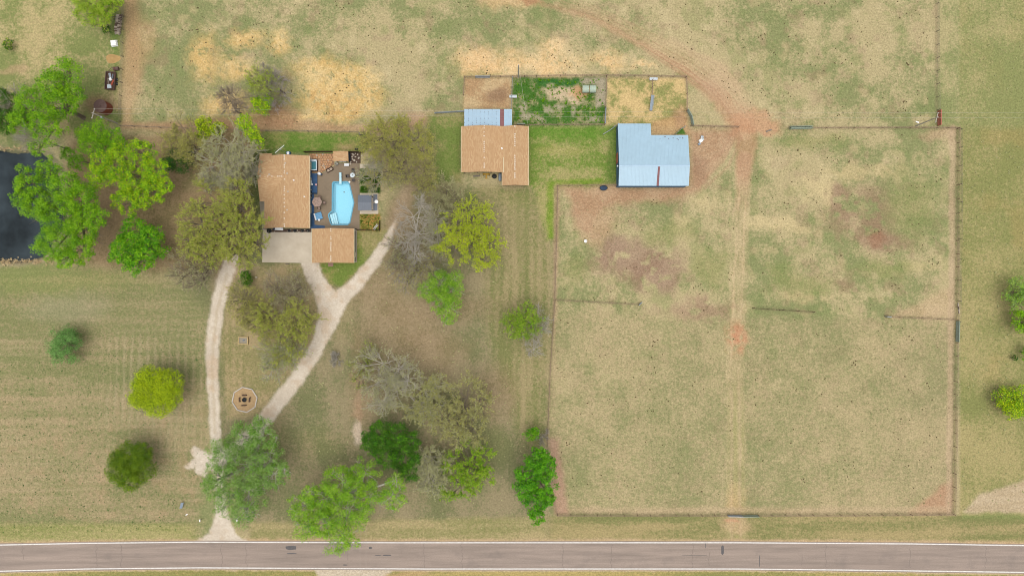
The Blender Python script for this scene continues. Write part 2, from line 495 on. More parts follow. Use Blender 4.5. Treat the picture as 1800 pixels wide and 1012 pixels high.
put(blob(628, 722, 10, 26, .5) * .4, (190, 146, 114), (198, 158, 128))
put(verge * 0 + poly([(440, 918), (960, 908), (960, 950), (440, 950)], 6) , (150, 146, 92), (184, 166, 118), np.clip(.45 + (strk - .5) * 1.8, 0, 1))
# drive island
put(poly([(398, 470), (540, 464), (560, 540), (545, 620), (455, 728), (400, 735), (388, 600)], 8, 10), (146, 140, 90), (182, 160, 118), np.clip(.5 + (patch - .5) * 1.1 + (np.sin(U * 2 * math.pi / 12) * .12) * sst(U, 440, 420), 0, 1))
# north west corner
nw = poly([(-200, -200), (216, -200), (212, 215), (150, 240), (-200, 262)], 8, 8)
put(nw, (138, 146, 84), (194, 176, 124), np.clip(.48 + (med - .5) * 1.4 + (patch - .5) * .9, 0, 1))
put(blob(150, 130, 40, 40, .7) * .6, (116, 130, 68), (150, 146, 92))
put(blob(205, 45, 14, 70, .5, 10) * .8, (104, 132, 56), (128, 142, 74))
put(blob(28, 122, 30, 10, .5) * .7, (188, 160, 118), (200, 170, 130))
put(blob(178, 190, 36, 26, .6) * .8, (150, 122, 92), (164, 136, 108))
put(blob(200, 200, 14, 14, .5) * .7, (84, 116, 50), (110, 128, 64))
put(poly([(-200, 225), (60, 235), (60, 265), (-200, 268)], 5) * .7, (122, 132, 80), (150, 146, 100))
# tree belt west of the house
put(poly([(130, 250), (300, 225), (450, 225), (455, 400), (420, 480), (300, 480), (200, 470), (120, 460), (110, 300)], 14, 20), (140, 124, 84), (172, 146, 108), np.clip(.55 + (med - .5) * 1.2 + (patch - .5) * .7, 0, 1))
put(blob(360, 320, 40, 20, .6) * .5, (128, 132, 76), (150, 144, 96))
put(blob(448, 300, 12, 90, .5) * .7, (104, 120, 58), (128, 134, 76))
# top pasture: bare earth along the west fence, straw litter, dirt
put(poly([(216, -50), (236, -50), (250, 120), (232, 215), (214, 218)], 12, 14) * .85, (190, 156, 112), (204, 172, 128))
put(blob(250, 70, 26, 50, .7) * .5, (190, 152, 108), (200, 166, 122))
st1 = np.maximum.reduce([blob(600, 165, 84, 52, .35), blob(560, 120, 46, 26, .8, 36, 18), blob(430, 65, 34, 16, .8, 36, 18), blob(360, 100, 28, 46, .8, 36, 18), blob(492, 76, 22, 22, .8, 36, 18), blob(400, 190, 44, 30, .8, 36, 18), blob(650, 145, 24, 24, .8, 36, 18), blob(410, 120, 36, 26, .8, 36, 18), blob(520, 210, 120, 16, .8, 36, 18)])
put(st1 * sst(fbm(8, 21, 4, gain=.8), .2, .54) * .95, (220, 182, 112), (236, 204, 142), .5 + (patch - .5))
put(np.maximum(blob(600, 195, 70, 20, .5), blob(560, 175, 40, 18, .5)) * .5 * sst(fbm(9, 22), .4, .65), (196, 150, 84), (218, 172, 104))
st2 = np.maximum.reduce([blob(842, 108, 48, 30, .8, 36, 18), blob(960, 112, 76, 26, .8, 36, 18), blob(975, 85, 34, 16, .8, 36, 18), blob(1070, 110, 36, 18, .8, 36, 18), blob(905, 115, 60, 22, .8, 36, 18), blob(1130, 112, 20, 9, .8, 36, 18)])
put(st2 * sst(fbm(8, 23, 4, gain=.8), .16, .5), (226, 188, 130), (238, 206, 154), .5 + (patch - .5))
put(blob(842, 108, 36, 22, .6) * .5, (228, 182, 122), (236, 196, 140))
put(blob(900, 4, 60, 12, .6) * .7, (214, 176, 124), (226, 190, 140))
put(blob(935, 1, 22, 8, .5) * .8, (168, 120, 84), (184, 138, 100))
put(poly([(214, 214), (470, 208), (650, 222), (770, 205), (768, 218), (660, 238), (470, 232), (214, 226)], 6, 10) * .75, (178, 138, 104), (196, 160, 122))
put(blob(490, 205, 40, 22, .6) * .8, (162, 122, 88), (180, 142, 106))
put(blob(735, 208, 26, 8, .5) * .7, (186, 146, 112), (200, 164, 130))
# lawn north of the house, lawns between the barns
lawnN = poly([(462, 232), (650, 232), (650, 266), (462, 272)], 5, 6)
put(lawnN, (104, 134, 48), (152, 148, 84), np.clip(.32 + (patch - .5) * 1.1, 0, 1))
put(blob(610, 254, 22, 8, .6) * .6, (176, 144, 100), (186, 156, 116))
put(poly([(752, 205), (815, 200), (812, 320), (752, 330)], 8, 10), (120, 138, 64), (160, 152, 96), np.clip(.42 + (patch - .5) * 1.2, 0, 1))
lawnB = poly([(928, 221), (1086, 222), (1086, 325), (980, 326), (976, 420), (962, 420), (940, 335), (928, 326)], 6, 5)
put(lawnB, (116, 142, 54), (174, 164, 104), np.clip(.5 + (fbm(40, 25, 3, .4, 1.3) - .5) * 1.5 + (patch - .5) * .6, 0, 1))
put(poly([(925, 222), (1090, 222), (1090, 245), (925, 243)], 6, 8) * .85, (98, 140, 40), (132, 152, 66), .4 + (patch - .5))
put(poly([(1070, 222), (1088, 222), (1088, 325), (1066, 325)], 5, 6) * .8, (92, 126, 44), (120, 138, 62), .4 + (patch - .5))
put(poly([(962, 318), (1060, 314), (1060, 325), (980, 328), (974, 420), (962, 420)], 4, 5) * .8, (116, 148, 32), (142, 160, 58), .4 + (patch - .5))
put(blob(990, 262, 50, 8, .6) * .6, (170, 160, 92), (188, 176, 112))
put(blob(860, 345, 90, 18, .6) * .6, (128, 138, 72), (166, 154, 100))
put(blob(890, 400, 40, 60, .7) * .45, (176, 158, 114), (190, 168, 126))
# corral pens
put(poly([(818, 137), (900, 137), (898, 193), (815, 193)], 4, 4), (186, 150, 108), (206, 178, 132), np.clip(.5 + (patch - .5) * 1.4, 0, 1))
put(blob(875, 172, 24, 18, .6) * .8, (148, 116, 88), (166, 134, 104))
penG = poly([(902, 137), (1066, 135), (1063, 220), (900, 222)], 3, 3)
put(penG, (72, 116, 38), (158, 152, 106), np.clip(.32 + (fbm(12, 27, 4) - .5) * 1.5, 0, 1))
put(blob(985, 145, 48, 8, .5) * .9, (48, 108, 40), (64, 120, 50), .4)
put(np.maximum(blob(990, 160, 34, 12, .5), blob(1010, 172, 16, 8, .5)) * .95, (200, 178, 140), (216, 192, 158), .5)
put(blob(1016, 160, 16, 8, .5) * .8, (200, 152, 104), (212, 170, 122))
put(poly([(1020, 138), (1066, 136), (1064, 185), (1046, 190), (1046, 148), (1020, 148)], 4, 6) * .9, (172, 158, 132), (186, 172, 146), .5)
for q in ((920, 195, 8, 16), (962, 190, 8, 8), (1008, 195, 4, 10), (930, 205, 16, 5), (950, 212, 8, 6), (1045, 210, 14, 6), (985, 185, 12, 4)):
    put(blob(*q, .6, 14, 10) * .75, (168, 158, 128), (184, 172, 144), .5)
penT = poly([(1067, 136), (1206, 137), (1208, 222), (1145, 222), (1088, 220), (1066, 220)], 3, 3)
put(penT, (150, 150, 86), (218, 188, 128), np.clip(.62 + (fbm(20, 28, 4) - .5) * 1.6, 0, 1))
put(poly([(1145, 215), (1208, 200), (1215, 238), (1145, 238)], 6, 10) * .75, (196, 150, 104), (208, 168, 118))
put(blob(1198, 205, 14, 20, .6) * .7, (172, 132, 98), (188, 148, 112))
put(poly([(1186, 236), (1200, 224), (1206, 237)], 1.5, 0, 0), (74, 118, 36), (92, 130, 50))
# earth round the metal barn and down the track
dirt = np.maximum.reduce([poly([(982, 327), (1212, 327), (1212, 226), (1300, 226), (1300, 240), (1232, 330), (1200, 350), (1110, 354), (1060, 372), (1040, 420), (1012, 400), (1000, 350)], 10, 16), blob(1050, 390, 38, 46, .6) * .8])
put(dirt * .92, (184, 144, 110), (196, 162, 126), .5 + (patch - .5))
put(blob(1226, 290, 16, 30, .6) * .5, (158, 124, 98), (172, 138, 110))
trk = wline([(960, 10, 4), (1040, 34, 7), (1130, 80, 8), (1200, 124, 10), (1250, 160, 14), (1300, 205, 24), (1312, 240, 20), (1308, 300, 13)], 8, 6, 6)
ruts = .55 + .45 * np.sin(dseg([(960, 10), (1040, 34), (1130, 80), (1200, 124), (1250, 160), (1300, 205), (1312, 240), (1308, 360)], 4, 1) * 2 * math.pi / 9)
rutset = np.zeros(U.shape)
for k_, (off, wt) in enumerate(((0, 1), (7, .9), (16, .55), (26, .6), (38, .4), (50, .35), (-8, .5))):
    rp_ = [(960 + off, 8 - off * .2), (1040 + off, 32), (1130 + off * .95, 80 - off * .1), (1200 + off * .9, 124 - off * .35), (1250 + off * .7, 160 - off * .45), (1292 + off * .4, 205), (1305 + off * .25, 245)]
    rutset = np.maximum(rutset, wt * line(rp_, 1.9, 1.6, 5, 2))
put(trk * sst(V, 60, 190) * .7, (188, 142, 106), (200, 160, 122), .45 + (patch - .5), .5)
put(trk * (1 - sst(V, 60, 190)) * .28, (186, 156, 120), (200, 172, 134), .5 + (patch - .5), .6)
put(rutset * .8 * sst(V + WV * 60, -30, 40), (180, 136, 102), (192, 150, 116), .5, .5)
for off in (3.5, 11.5, 21, 32, 44, 56):
    rp_ = [(960 + off, 8 - off * .2), (1040 + off, 32), (1130 + off * .95, 80 - off * .1), (1200 + off * .9, 124 - off * .35), (1250 + off * .7, 160 - off * .45), (1292 + off * .4, 205), (1305 + off * .25, 245)]
    put(line(rp_, 1.6, 1.4, 5, 2) * .55 * sst(V, 40, 110), (206, 168, 128), (214, 182, 140), None, .5)
put(blob(1262, 150, 40, 34, .8, 40, 10, 45) * .55, (192, 154, 122), (202, 168, 134), None, .5)
for a_, b2_ in (((1300, 225), (1225, 325)), ((1304, 240), (1240, 330)), ((1296, 222), (1218, 300))): put(line([a_, ((a_[0] + b2_[0]) / 2 + 8, (a_[1] + b2_[1]) / 2 + 8), b2_], 2, 2, 5, 2) * .5, (176, 136, 104), (188, 150, 118))
put(wline([(1180, 70, 4), (1270, 120, 8), (1310, 190, 14)], 10, 6, 8) * .7 * (.6 + .4 * ruts), (190, 156, 120), (202, 174, 136))
put(wline([(1000, 22, 10), (1120, 60, 14), (1240, 105, 12), (1300, 170, 16)], 12, 6, 10) * .4 * ruts, (196, 172, 126), (206, 184, 138))
put(np.maximum(blob(1318, 215, 40, 20, .5), blob(1345, 224, 34, 10, .6)) * .85, (194, 144, 106), (204, 158, 120))
track2 = wline([(1308, 280, 13), (1306, 330, 12), (1302, 430, 9), (1296, 540, 11), (1292, 660, 13), (1294, 780, 14), (1294, 900, 15), (1294, 945, 16)], 4, 3, 5)
r2 = .5 + .5 * np.cos((U - np.interp(V, [200, 330, 540, 660, 945], [1310, 1306, 1296, 1292, 1294]) + WU * 3) * 2 * math.pi / 14)
fade = np.interp(V, [280, 330, 430, 540, 700, 945], [.95, .85, .75, .75, .45, .55])
put(track2 * fade * .45, (196, 166, 126), (208, 182, 142), .5 + (patch - .5), .6)
cl_ = lambda off: [(1310 + off, 250), (1306 + off, 330), (1301 + off, 430), (1296 + off, 540), (1292 + off, 660), (1294 + off, 780), (1294 + off, 945)]
for off, wt in ((-8, .8), (7, .8), (-14, .45), (13, .45), (1, .35), (-24, .25)): put(line(cl_(off), 2.0, 2.0, 9, 4) * fade * wt * (.35 + .65 * sst(fbm(28, 91, 3, 2, .5), .3, .6)) * sst(V + WV * 40, 255, 330), (216, 184, 140), (228, 200, 158), None, .4)
put(track2 * sst(V, 640, 720) * r2 * .5, (156, 158, 92), (170, 166, 104))
put(track2 * sst(V, 360, 300) * .8, (186, 146, 112), (198, 160, 124))
put(blob(1294, 592, 19, 30, .7, 16, 12) * .8 * 1.0 * sst(fbm(8, 61), .25, .6), (204, 132, 96), (210, 156, 118))
put(blob(1294, 880, 14, 28, .8) * .5, (204, 164, 112), (212, 176, 124))
put(blob(1294, 925, 22, 16, .6) * .6, (206, 172, 130), (214, 184, 144))
put(blob(1288, 918, 12, 3, .5) * .7, (208, 152, 114), (212, 162, 124))
# worn patches in the pastures
for q in ((1120, 455, 80, 40), (1155, 480, 50, 34), (1075, 450, 28, 28)):
    put(blob(*q, .6, 40, 14) * .9 * sst(fbm(14, 31), .26, .52), (154, 124, 100), (172, 144, 118))
for q in ((1520, 370, 80, 44), (1540, 412, 34, 22), (1560, 420, 60, 16), (1470, 345, 30, 20), (1480, 500, 24, 12), (1230, 545, 60, 20)):
    put(blob(*q, .7, 40, 14) * .85 * sst(fbm(14, 32), .27, .54), (158, 130, 102), (176, 148, 118))
put(blob(1536, 412, 20, 16, .7, 40, 16) * .85, (152, 112, 84), (166, 126, 98))
for q in ((1430, 330, 30, 22), (1450, 345, 16, 30), (1560, 305, 44, 14), (1390, 400, 50, 16), (1345, 395, 30, 14), (1200, 400, 24, 30), (1600, 470, 70, 14), (1420, 520, 60, 14), (1490, 300, 50, 14), (1240, 352, 30, 16)):
    put(blob(*q, .7, 40, 16) * .8 * sst(fbm(12, 33), .22, .5), (198, 178, 128), (210, 190, 140))
for q in ((1420, 245, 80, 14), (1380, 480, 30, 24), (1610, 360, 50, 60), (1420, 500, 60, 20), (1250, 470, 30, 40), (1180, 410, 50, 20), (1010, 470, 24, 30), (1560, 470, 60, 20)):
    put(blob(*q, .8, 40, 14) * .75, (136, 146, 84), (160, 156, 100))
put(blob(1655, 240, 30, 14, .6) * .7, (190, 160, 122), (200, 172, 136))
put(poly([(1590, 545), (1676, 500), (1678, 560), (1560, 556)], 8, 12) * .7, (198, 168, 128), (208, 180, 140))
put(poly([(1600, 902), (1650, 856), (1674, 842), (1674, 902)], 7, 12) * .95, (182, 142, 108), (194, 156, 122))
put(poly([(1000, 902), (1674, 902), (1674, 890), (980, 892)], 5, 8) * .6, (194, 166, 128), (204, 178, 140))
put(poly([(966, 770), (980, 770), (1000, 902), (974, 903)], 6, 8) * .85, (184, 144, 118), (194, 158, 132))
put(line([(978, 330), (972, 540), (964, 770)], 6, 4, 4) * sst(U, 970, 976) * .6, (190, 152, 122), (200, 168, 136))
put(blob(1620, 215, 20, 10, .6) * .6, (206, 182, 136), (214, 192, 150))
put(poly([(1695, 900), (1720, 868), (1800, 845), (1900, 840), (1900, 900)], 5, 10) * .9, (196, 172, 138), (210, 188, 156), np.clip(.5 + (strk - .5) * 1.6, 0, 1))
put(poly([(1690, 902), (1900, 900), (1900, 915), (1690, 910)], 4, 6) * .6, (134, 146, 84), (160, 158, 100))
# pale trodden ribbon inside and brown weeds under the fences
FENCE_LINES = [[(1680, 226), (1678, 560), (1673, 900)], [(1375, 224), (1680, 226)], [(980, 903), (1674, 902)], [(977, 330), (973, 540), (962, 780)], [(976, 527), (1126, 535)], [(1322, 541), (1430, 548)], [(1556, 556), (1676, 561)], [(818, 136), (1206, 136)], [(1212, 222), (1297, 224)], [(1646, 0), (1647, 195)]]
put(line([(1674, 226), (1672, 560), (1667, 900)], 5, 3, 3) * .6, (196, 166, 132), (204, 176, 142))
for fl in FENCE_LINES: put(line(fl, 2.2, 1.8, 2, 3) * .28, (136, 116, 90), (156, 132, 104))
put(line([(1684, 226), (1682, 560), (1677, 900)], 2.5, 2, 1, 2) * .6, (124, 132, 76), (150, 140, 90))
# road verges: sandy edge
RT = ([-2000, -110, 0, 150, 350, 700, 1300, 1600, 1800, 1910, 3800], [1010, 961, 957, 954, 952, 953, 953, 955, 958, 960, 1010])
RB = ([-2000, -110, 0, 150, 350, 750, 1300, 1500, 1800, 1910, 3800], [1056, 1008, 1003, 999, 997, 999, 999, 1001, 1005, 1008, 1058])
def rt(u): return np.interp(u, *RT)
def rb(u): return np.interp(u, *RB)
e1 = V - rt(U)
put(sst(e1 + WV * 6 + FV * 4, -9, -3), (196, 166, 122), (206, 178, 138), .5)
e2 = V - rb(U)
put(sst(e2 + FV * 3, 3, 6), (150, 146, 84), (190, 168, 104), np.clip(.45 + (strk - .5) * 1.5, 0, 1))
put(sst(e2, 1, 2) * (1 - sst(e2 + FV * 4, 3, 6)), (198, 174, 138), (206, 184, 150), .5)
put(wline([(620, 1000, 70), (620, 1012, 60), (625, 1060, 44)], 10, 6, 5) * sst(e2, 0, 2), (218, 202, 178), (206, 188, 160), .5)
put(sst(e2, 3, 6) * blob(720, 1010, 40, 9, .6) * .8, (196, 162, 112), (206, 176, 128))
# gravel drives
GRAV = np.maximum.reduce([
    wline([(408, 455, 13), (392, 500, 12), (381, 540, 12), (374, 600, 11), (373, 650, 10), (377, 720, 9), (381, 780, 9), (384, 830, 10), (388, 885, 8), (390, 915, 14), (390, 940, 24), (389, 952, 34)]),
    wline([(543, 455, 16), (552, 485, 15), (566, 508, 16), (578, 535, 20), (578, 560, 18), (566, 590, 14), (548, 625, 13), (520, 668, 13), (480, 718, 13), (450, 755, 12), (410, 800, 14)]),
    wline([(698, 386, 0), (689, 402, 4), (678, 428, 9), (655, 462, 11), (625, 500, 12), (598, 525, 14), (580, 552, 17)]),
    wline([(330, 819, 3), (345, 812, 9), (356, 800, 12), (372, 812, 14), (420, 790, 10)], 10, 10), wline([(345, 790, 7), (352, 800, 10), (352, 826, 9), (362, 832, 6)], 10, 8),
    wline([(372, 945, 10), (345, 953, 3)]), wline([(408, 945, 10), (432, 953, 3)])])
put(GRAV, (216, 200, 178), (230, 215, 194), np.clip(.5 + (patch - .5) * 1.4, 0, 1), .3)
ruts3 = line([(399, 480), (380, 550), (373, 640), (379, 760)], 2.2, 2, 4)
put(GRAV * ruts3 * .5, (190, 170, 134), (200, 180, 146))
put(GRAV * sst(fbm(22, 41), .55, .75) * .55, (206, 176, 142), (214, 186, 152))
put(GRAV * blob(690, 425, 12, 14, .6) * .6, (204, 196, 184), (190, 182, 170))
put(wline([(690, 402, 9), (704, 372, 14), (718, 340, 16), (726, 315, 10)], 12, 8, 10) * .7 * (1 - GRAV), (164, 138, 108), (182, 158, 128), .5 + (patch - .5))
put(np.maximum(line([(404, 458), (392, 490), (430, 470)], 12, 8, 8, 8), blob(425, 468, 36, 14, .7)) * .6 * (1 - GRAV), (176, 148, 122), (194, 168, 142), None, .6)
# house surroundings
put(poly([(545, 404), (640, 404), (686, 404), (650, 455), (600, 505), (580, 500), (560, 465), (545, 460)], 5, 6) * (1 - GRAV), (118, 138, 58), (164, 152, 92), np.clip(.4 + (patch - .5) * 1.2, 0, 1))
put(poly([(632, 404), (688, 398), (660, 440), (640, 455)], 6, 8) * .6 * (1 - GRAV), (168, 150, 102), (180, 160, 118))
put(poly([(446, 262), (478, 262), (470, 405), (448, 405)], 4, 4) * .8, (88, 108, 54), (116, 122, 74))
put(poly([(632, 296), (669, 296), (669, 340), (632, 340)], 2, 2), (64, 104, 34), (110, 122, 52), .35 + (patch - .5) * .8)
put(poly([(632, 374), (669, 374), (669, 406), (632, 406)], 2, 2), (104, 116, 42), (186, 142, 72), np.clip(.5 + (patch - .5) * 1.6, 0, 1))
# pond bed and bank
POND = poly([(-84, 275), (-60, 264), (20, 268), (70, 270), (98, 300), (112, 380), (75, 450), (30, 457), (-60, 460), (-88, 440)], 5, 10, 6)
bank = poly([(-96, 268), (-66, 256), (20, 262), (84, 262), (112, 300), (126, 390), (84, 460), (30, 466), (-66, 470), (-100, 446)], 5, 10, 8)
put(bank * .8, (158, 142, 112), (186, 168, 140), .5 + (patch - .5))
put(bank * sst(V, 350, 300) * .8, (126, 128, 92), (148, 142, 104))
put(POND, (78, 76, 60), (90, 84, 66), .5)

POOL = [(586.5, 320.5), (610, 320), (613.5, 323), (621.5, 356), (614.5, 391), (611, 394.3), (583.5, 394.3), (581.5, 391), (578.2, 379), (579, 376), (584.8, 371), (585, 323)]
HT = -1.6 * POND
pool_hole = poly(POOL, 1.0, 0, 0) > .02
HT = np.where(dseg(POOL + POOL[:1]) < 6, -2.6, HT); HT = np.where(pool_hole, -2.6, HT)
X3 = (U - 900) * MU; Y3 = (506 - V) * MU
VERT = np.stack([X3, Y3, HT], -1).reshape(-1, 3)
fine_k = (0.94 + 0.12 * fbm(5, 50, 2))[..., None]
A *= fine_k; B *= fine_k
for arr in (A, B):                               # dull, dusty season: take a little colour out
    lum = (arr @ np.array([.3, .55, .15]))[..., None]; arr[:] = arr * .93 + lum * .07

m, n, l, b, out = new_mat("ground_cover")
GROUND = m
def att(nm):
    t = n.new("ShaderNodeAttribute"); t.attribute_name = nm; return t
g = n.new("ShaderNodeNewGeometry")
na = noise_node(n, l, 1.2, 6, 0.85, g.outputs['Position'])
ad = n.new("ShaderNodeMath"); ad.operation = 'ADD'
l.new(maprange(n, l, na.outputs[0], 0.25, 0.75, -.7, .7), ad.inputs[0])
l.new(att('dry').outputs['Fac'], ad.inputs[1])
fac = maprange(n, l, ad.outputs[0], 0.22, 0.78, 0, 1)
c = mixcol(n, l, fac, att('cover_a').outputs['Color'], att('cover_b').outputs['Color'])
nb = noise_node(n, l, 2.6, 3, 0.8, g.outputs['Position'])
fb0 = maprange(n, l, nb.outputs[0], 0.3, 0.7, -.46, .46)
gm = n.new("ShaderNodeMath"); gm.operation = 'MULTIPLY_ADD'; gm.inputs[2].default_value = 1.0
GR = att('grain').outputs['Fac']
l.new(fb0, gm.inputs[0]); l.new(GR, gm.inputs[1]); fb_ = gm.outputs[0]
def times_grain(sock):
    q = n.new("ShaderNodeMath"); q.operation = 'MULTIPLY'; l.new(sock, q.inputs[0]); l.new(GR, q.inputs[1]); return q.outputs[0]
cc = n.new("ShaderNodeCombineColor")
for i in range(3): l.new(fb_, cc.inputs[i])
c = mixcol(n, l, 1.0, c, cc.outputs[0], 'MULTIPLY')
nc = noise_node(n, l, 6.0, 3, 0.6, g.outputs['Position'])
c = mixcol(n, l, times_grain(maprange(n, l, nc.outputs[0], 0.56, 0.72, 0, 0.26)), c, alb(112, 114, 70))
nd = noise_node(n, l, 1.1, 5, 0.8, g.outputs['Position'])
c = mixcol(n, l, times_grain(maprange(n, l, nd.outputs[0], 0.62, 0.78, 0, 0.22)), c, alb(202, 184, 138))
l.new(c, b.inputs['Base Color'])
b.inputs['Roughness'].default_value = 1.0
b.inputs['Specular IOR Level'].default_value = 0.05
bp = n.new("ShaderNodeBump"); bp.inputs['Strength'].default_value = 0.5; bp.inputs['Distance'].default_value = 0.08
l.new(nb.outputs[0], bp.inputs['Height']); l.new(bp.outputs[0], b.inputs['Normal'])

idx = np.arange(NU * NV).reshape(NV, NU)
QUADS = np.stack([idx[:-1, :-1], idx[1:, :-1], idx[1:, 1:], idx[:-1, 1:]], -1).reshape(-1, 4)
fa = A.reshape(-1, 3); fbb = B.reshape(-1, 3); fd = np.clip(DRY, 0, 1).reshape(-1)
def face_mean(q): return q.reshape(-1)[QUADS].mean(1)
def ground_piece(name, sel):
    q = QUADS[sel]
    used, inv = np.unique(q, return_inverse=True)
    me = mesh_np(name, VERT[used], inv.reshape(-1, 4), GROUND, True)
    for nm, arr in (('cover_a', fa), ('cover_b', fbb)):
        at_ = me.attributes.new(nm, 'FLOAT_COLOR', 'POINT')
        at_.data.foreach_set('color', np.concatenate([arr[used], np.ones((len(used), 1))], 1).astype(np.float32).ravel())
    at_ = me.attributes.new('dry', 'FLOAT', 'POINT'); at_.data.foreach_set('value', fd[used].astype(np.float32))
    at_ = me.attributes.new('grain', 'FLOAT', 'POINT'); at_.data.foreach_set('value', GRAIN.reshape(-1)[used].astype(np.float32))
    return tag(link(name, me), kind='structure')
s_g = face_mean(GRAV) > .5
s_t = (~s_g) & (np.maximum(face_mean(trk), face_mean(track2 * (V < 640))) > .5)
s_p = (~s_g) & (~s_t) & (face_mean(POND) > .5)
s_d = (~s_g) & (~s_t) & (~s_p) & (face_mean(dirt) > .5)
ground_piece('ground', ~(s_g | s_t | s_p | s_d))
ground_piece('gravel_driveway', s_g)
ground_piece('dirt_track', s_t)
ground_piece('pond_bed', s_p)
ground_piece('dirt_yard', s_d)

# land beyond, out to the horizon
mb = MB()
x0, x1, y0, y1 = X3.min(), X3[:, (NU - 1)].max(), Y3.min(), Y3.max()
E = 2500
for q in ([(-E, y1), (-E, E), (E, E), (E, y1)], [(-E, -E), (-E, y0), (E, y0), (E, -E)], [(-E, y0), (-E, y1), (x0, y1), (x0, y0)], [(x1, y0), (x1, y1), (E, y1), (E, y0)]):
    mb.add([(p[0], p[1], 0) for p in q], [(3, 2, 1, 0)])
far = mb.build('far_fields', mat("far_field_grass", alb(150, 150, 96), 0.3, 0.05, 1.0, bump=0.1, col2=alb(178, 166, 116), fine=1.5))
tag(far, kind='structure')

# pond water
wm, n, l, b, out = new_mat("pond_water")
g = n.new("ShaderNodeNewGeometry")
n1 = noise_node(n, l, 0.12, 4, 0.6, g.outputs['Position'])
c = mixcol(n, l, maprange(n, l, n1.outputs[0], .35, .65, 0, 1), alb(24, 34, 38), alb(60, 72, 78))
l.new(c, b.inputs['Base Color'])
b.inputs['Roughness'].default_value = 0.06; b.inputs['IOR'].default_value = 1.33
n2 = noise_node(n, l, 2.5, 3, 0.6, g.outputs['Position'])
bp = n.new("ShaderNodeBump"); bp.inputs['Strength'].default_value = 0.15; bp.inputs['Distance'].default_value = 0.05
l.new(n2.outputs[0], bp.inputs['Height']); l.new(bp.outputs[0], b.inputs['Normal'])
mb = MB(); pp = [site(u, v) for u, v in ((-98, 252), (60, 256), (120, 290), (130, 380), (100, 460), (30, 472), (-98, 472))]
mb.add([(p.x, p.y, -0.75) for p in pp], [tuple(range(7))[::-1]])
tag(mb.build('pond_water', wm), kind='structure')

# ------------------------------------------------------------------ road
rm, n, l, b, out = new_mat("worn_chip_seal")
g = n.new("ShaderNodeNewGeometry")
mp = n.new("ShaderNodeMapping"); mp.inputs['Scale'].default_value = (0.06, 1.0, 1.0); l.new(g.outputs['Position'], mp.inputs[0])
n1 = noise_node(n, l, 0.9, 5, 0.65, mp.outputs[0])
c = mixcol(n, l, maprange(n, l, n1.outputs[0], .3, .7, 0, 1), alb(180, 162, 149), alb(148, 134, 124))
n2 = noise_node(n, l, 5, 4, 0.7, g.outputs['Position'])
f2 = maprange(n, l, n2.outputs[0], .3, .7, .86, 1.12)
cc = n.new("ShaderNodeCombineColor")
for i in range(3): l.new(f2, cc.inputs[i])
c = mixcol(n, l, 1.0, c, cc.outputs[0], 'MULTIPLY')
n3 = noise_node(n, l, 0.14, 6, 0.7, g.outputs['Position'])
c = mixcol(n, l, maprange(n, l, n3.outputs[0], .56, .72, 0, .5), c, alb(132, 122, 116))
l.new(c, b.inputs['Base Color']); b.inputs['Roughness'].default_value = .92; b.inputs['Specular IOR Level'].default_value = .2
bp = n.new("ShaderNodeBump"); bp.inputs['Strength'].default_value = 0.3; bp.inputs['Distance'].default_value = 0.02
l.new(n2.outputs[0], bp.inputs['Height']); l.new(bp.outputs[0], b.inputs['Normal'])
def ribbon(name, fv0, fv1, z, m_, ua=-1500, ub=3400, step=25, jit=0.0):
    mb = MB(); q = np.arange(ua, ub + 1, step); r = random.Random(5)
    for u in q:
        for fv in (fv0, fv1):
            p = site(u, float(fv(u)) + r.uniform(-jit, jit)); mb.v.append((p.x, p.y, z))
    for i in range(len(q) - 1): mb.f.append((2 * i, 2 * i + 1, 2 * i + 3, 2 * i + 2))
    return mb.build(name, m_)
tag(ribbon('road', lambda u: rt(u) - 2.6, lambda u: rb(u) + 2.6, 0.03, rm, jit=.35), kind='structure')
lm = mat("worn_white_road_paint", (0.58, 0.56, 0.53), 0.25, 2.5, .7, col2=(0.38, 0.35, 0.32))
tag(ribbon('road_edge_line', lambda u: rt(u) - .95, lambda u: rt(u) + .95, 0.036, lm), kind='structure')
tag(ribbon('road_edge_line', lambda u: rb(u) - .95, lambda u: rb(u) + .95, 0.036, lm), kind='structure')
tarm = mat("tar_patch", alb(112, 108, 108), 0.3, 2, .8)
mb = MB(); r = random.Random(3)
def patch_poly(u, v, w, h, k=10):
    pts = []
    for i in range(k):
        a = 2 * math.pi * i / k
        e = 1 / max(abs(math.cos(a)), abs(math.sin(a)))
        p = site(u + math.cos(a) * w * e * r.uniform(.8, 1), v + math.sin(a) * h * e * r.uniform(.8, 1)); pts.append((p.x, p.y, .0345))
    mb.add(pts[::-1], [tuple(range(k))])
for q in ((512, 962, 10, 4), (513, 972, 9, 1), (1270, 966, 2.4, 9), (651, 962, 3, 2), (680, 975, 8, 1.2), (665, 975, 6, .7), (1240, 958, .5, 5), (1220, 975, 24, .4), (1335, 985, .6, 12), (607, 992, 4, 1)): patch_poly(*q)
tag(mb.build('road_patch', tarm), kind='structure')
mb = MB()
for u in (40, 170, 214, 390, 433, 610, 745, 812, 990, 1075, 1218, 1246, 1410, 1452, 1600, 1733):
    pts = [(u + r.uniform(-2, 2), 953 + k * 5) for k in range(10)]
    if r.random() < .45: pts = pts[r.randint(0, 4):r.randint(6, 10)]
    for (a0, b0), (a1, b1) in zip(pts[:-1], pts[1:]):
        a, d = site(a0 + r.uniform(-.8, .8), b0), site(a1 + r.uniform(-.8, .8), b1)
        w = .05
        mb.add([(a.x - w, a.y, .0345), (d.x - w, d.y, .0345), (d.x + w, d.y, .0345), (a.x + w, a.y, .0345)], [(0, 1, 2, 3)])
tag(mb.build('road_crack', mat("road_crack_filler", alb(144, 130, 122), .2, 3)), kind='structure')

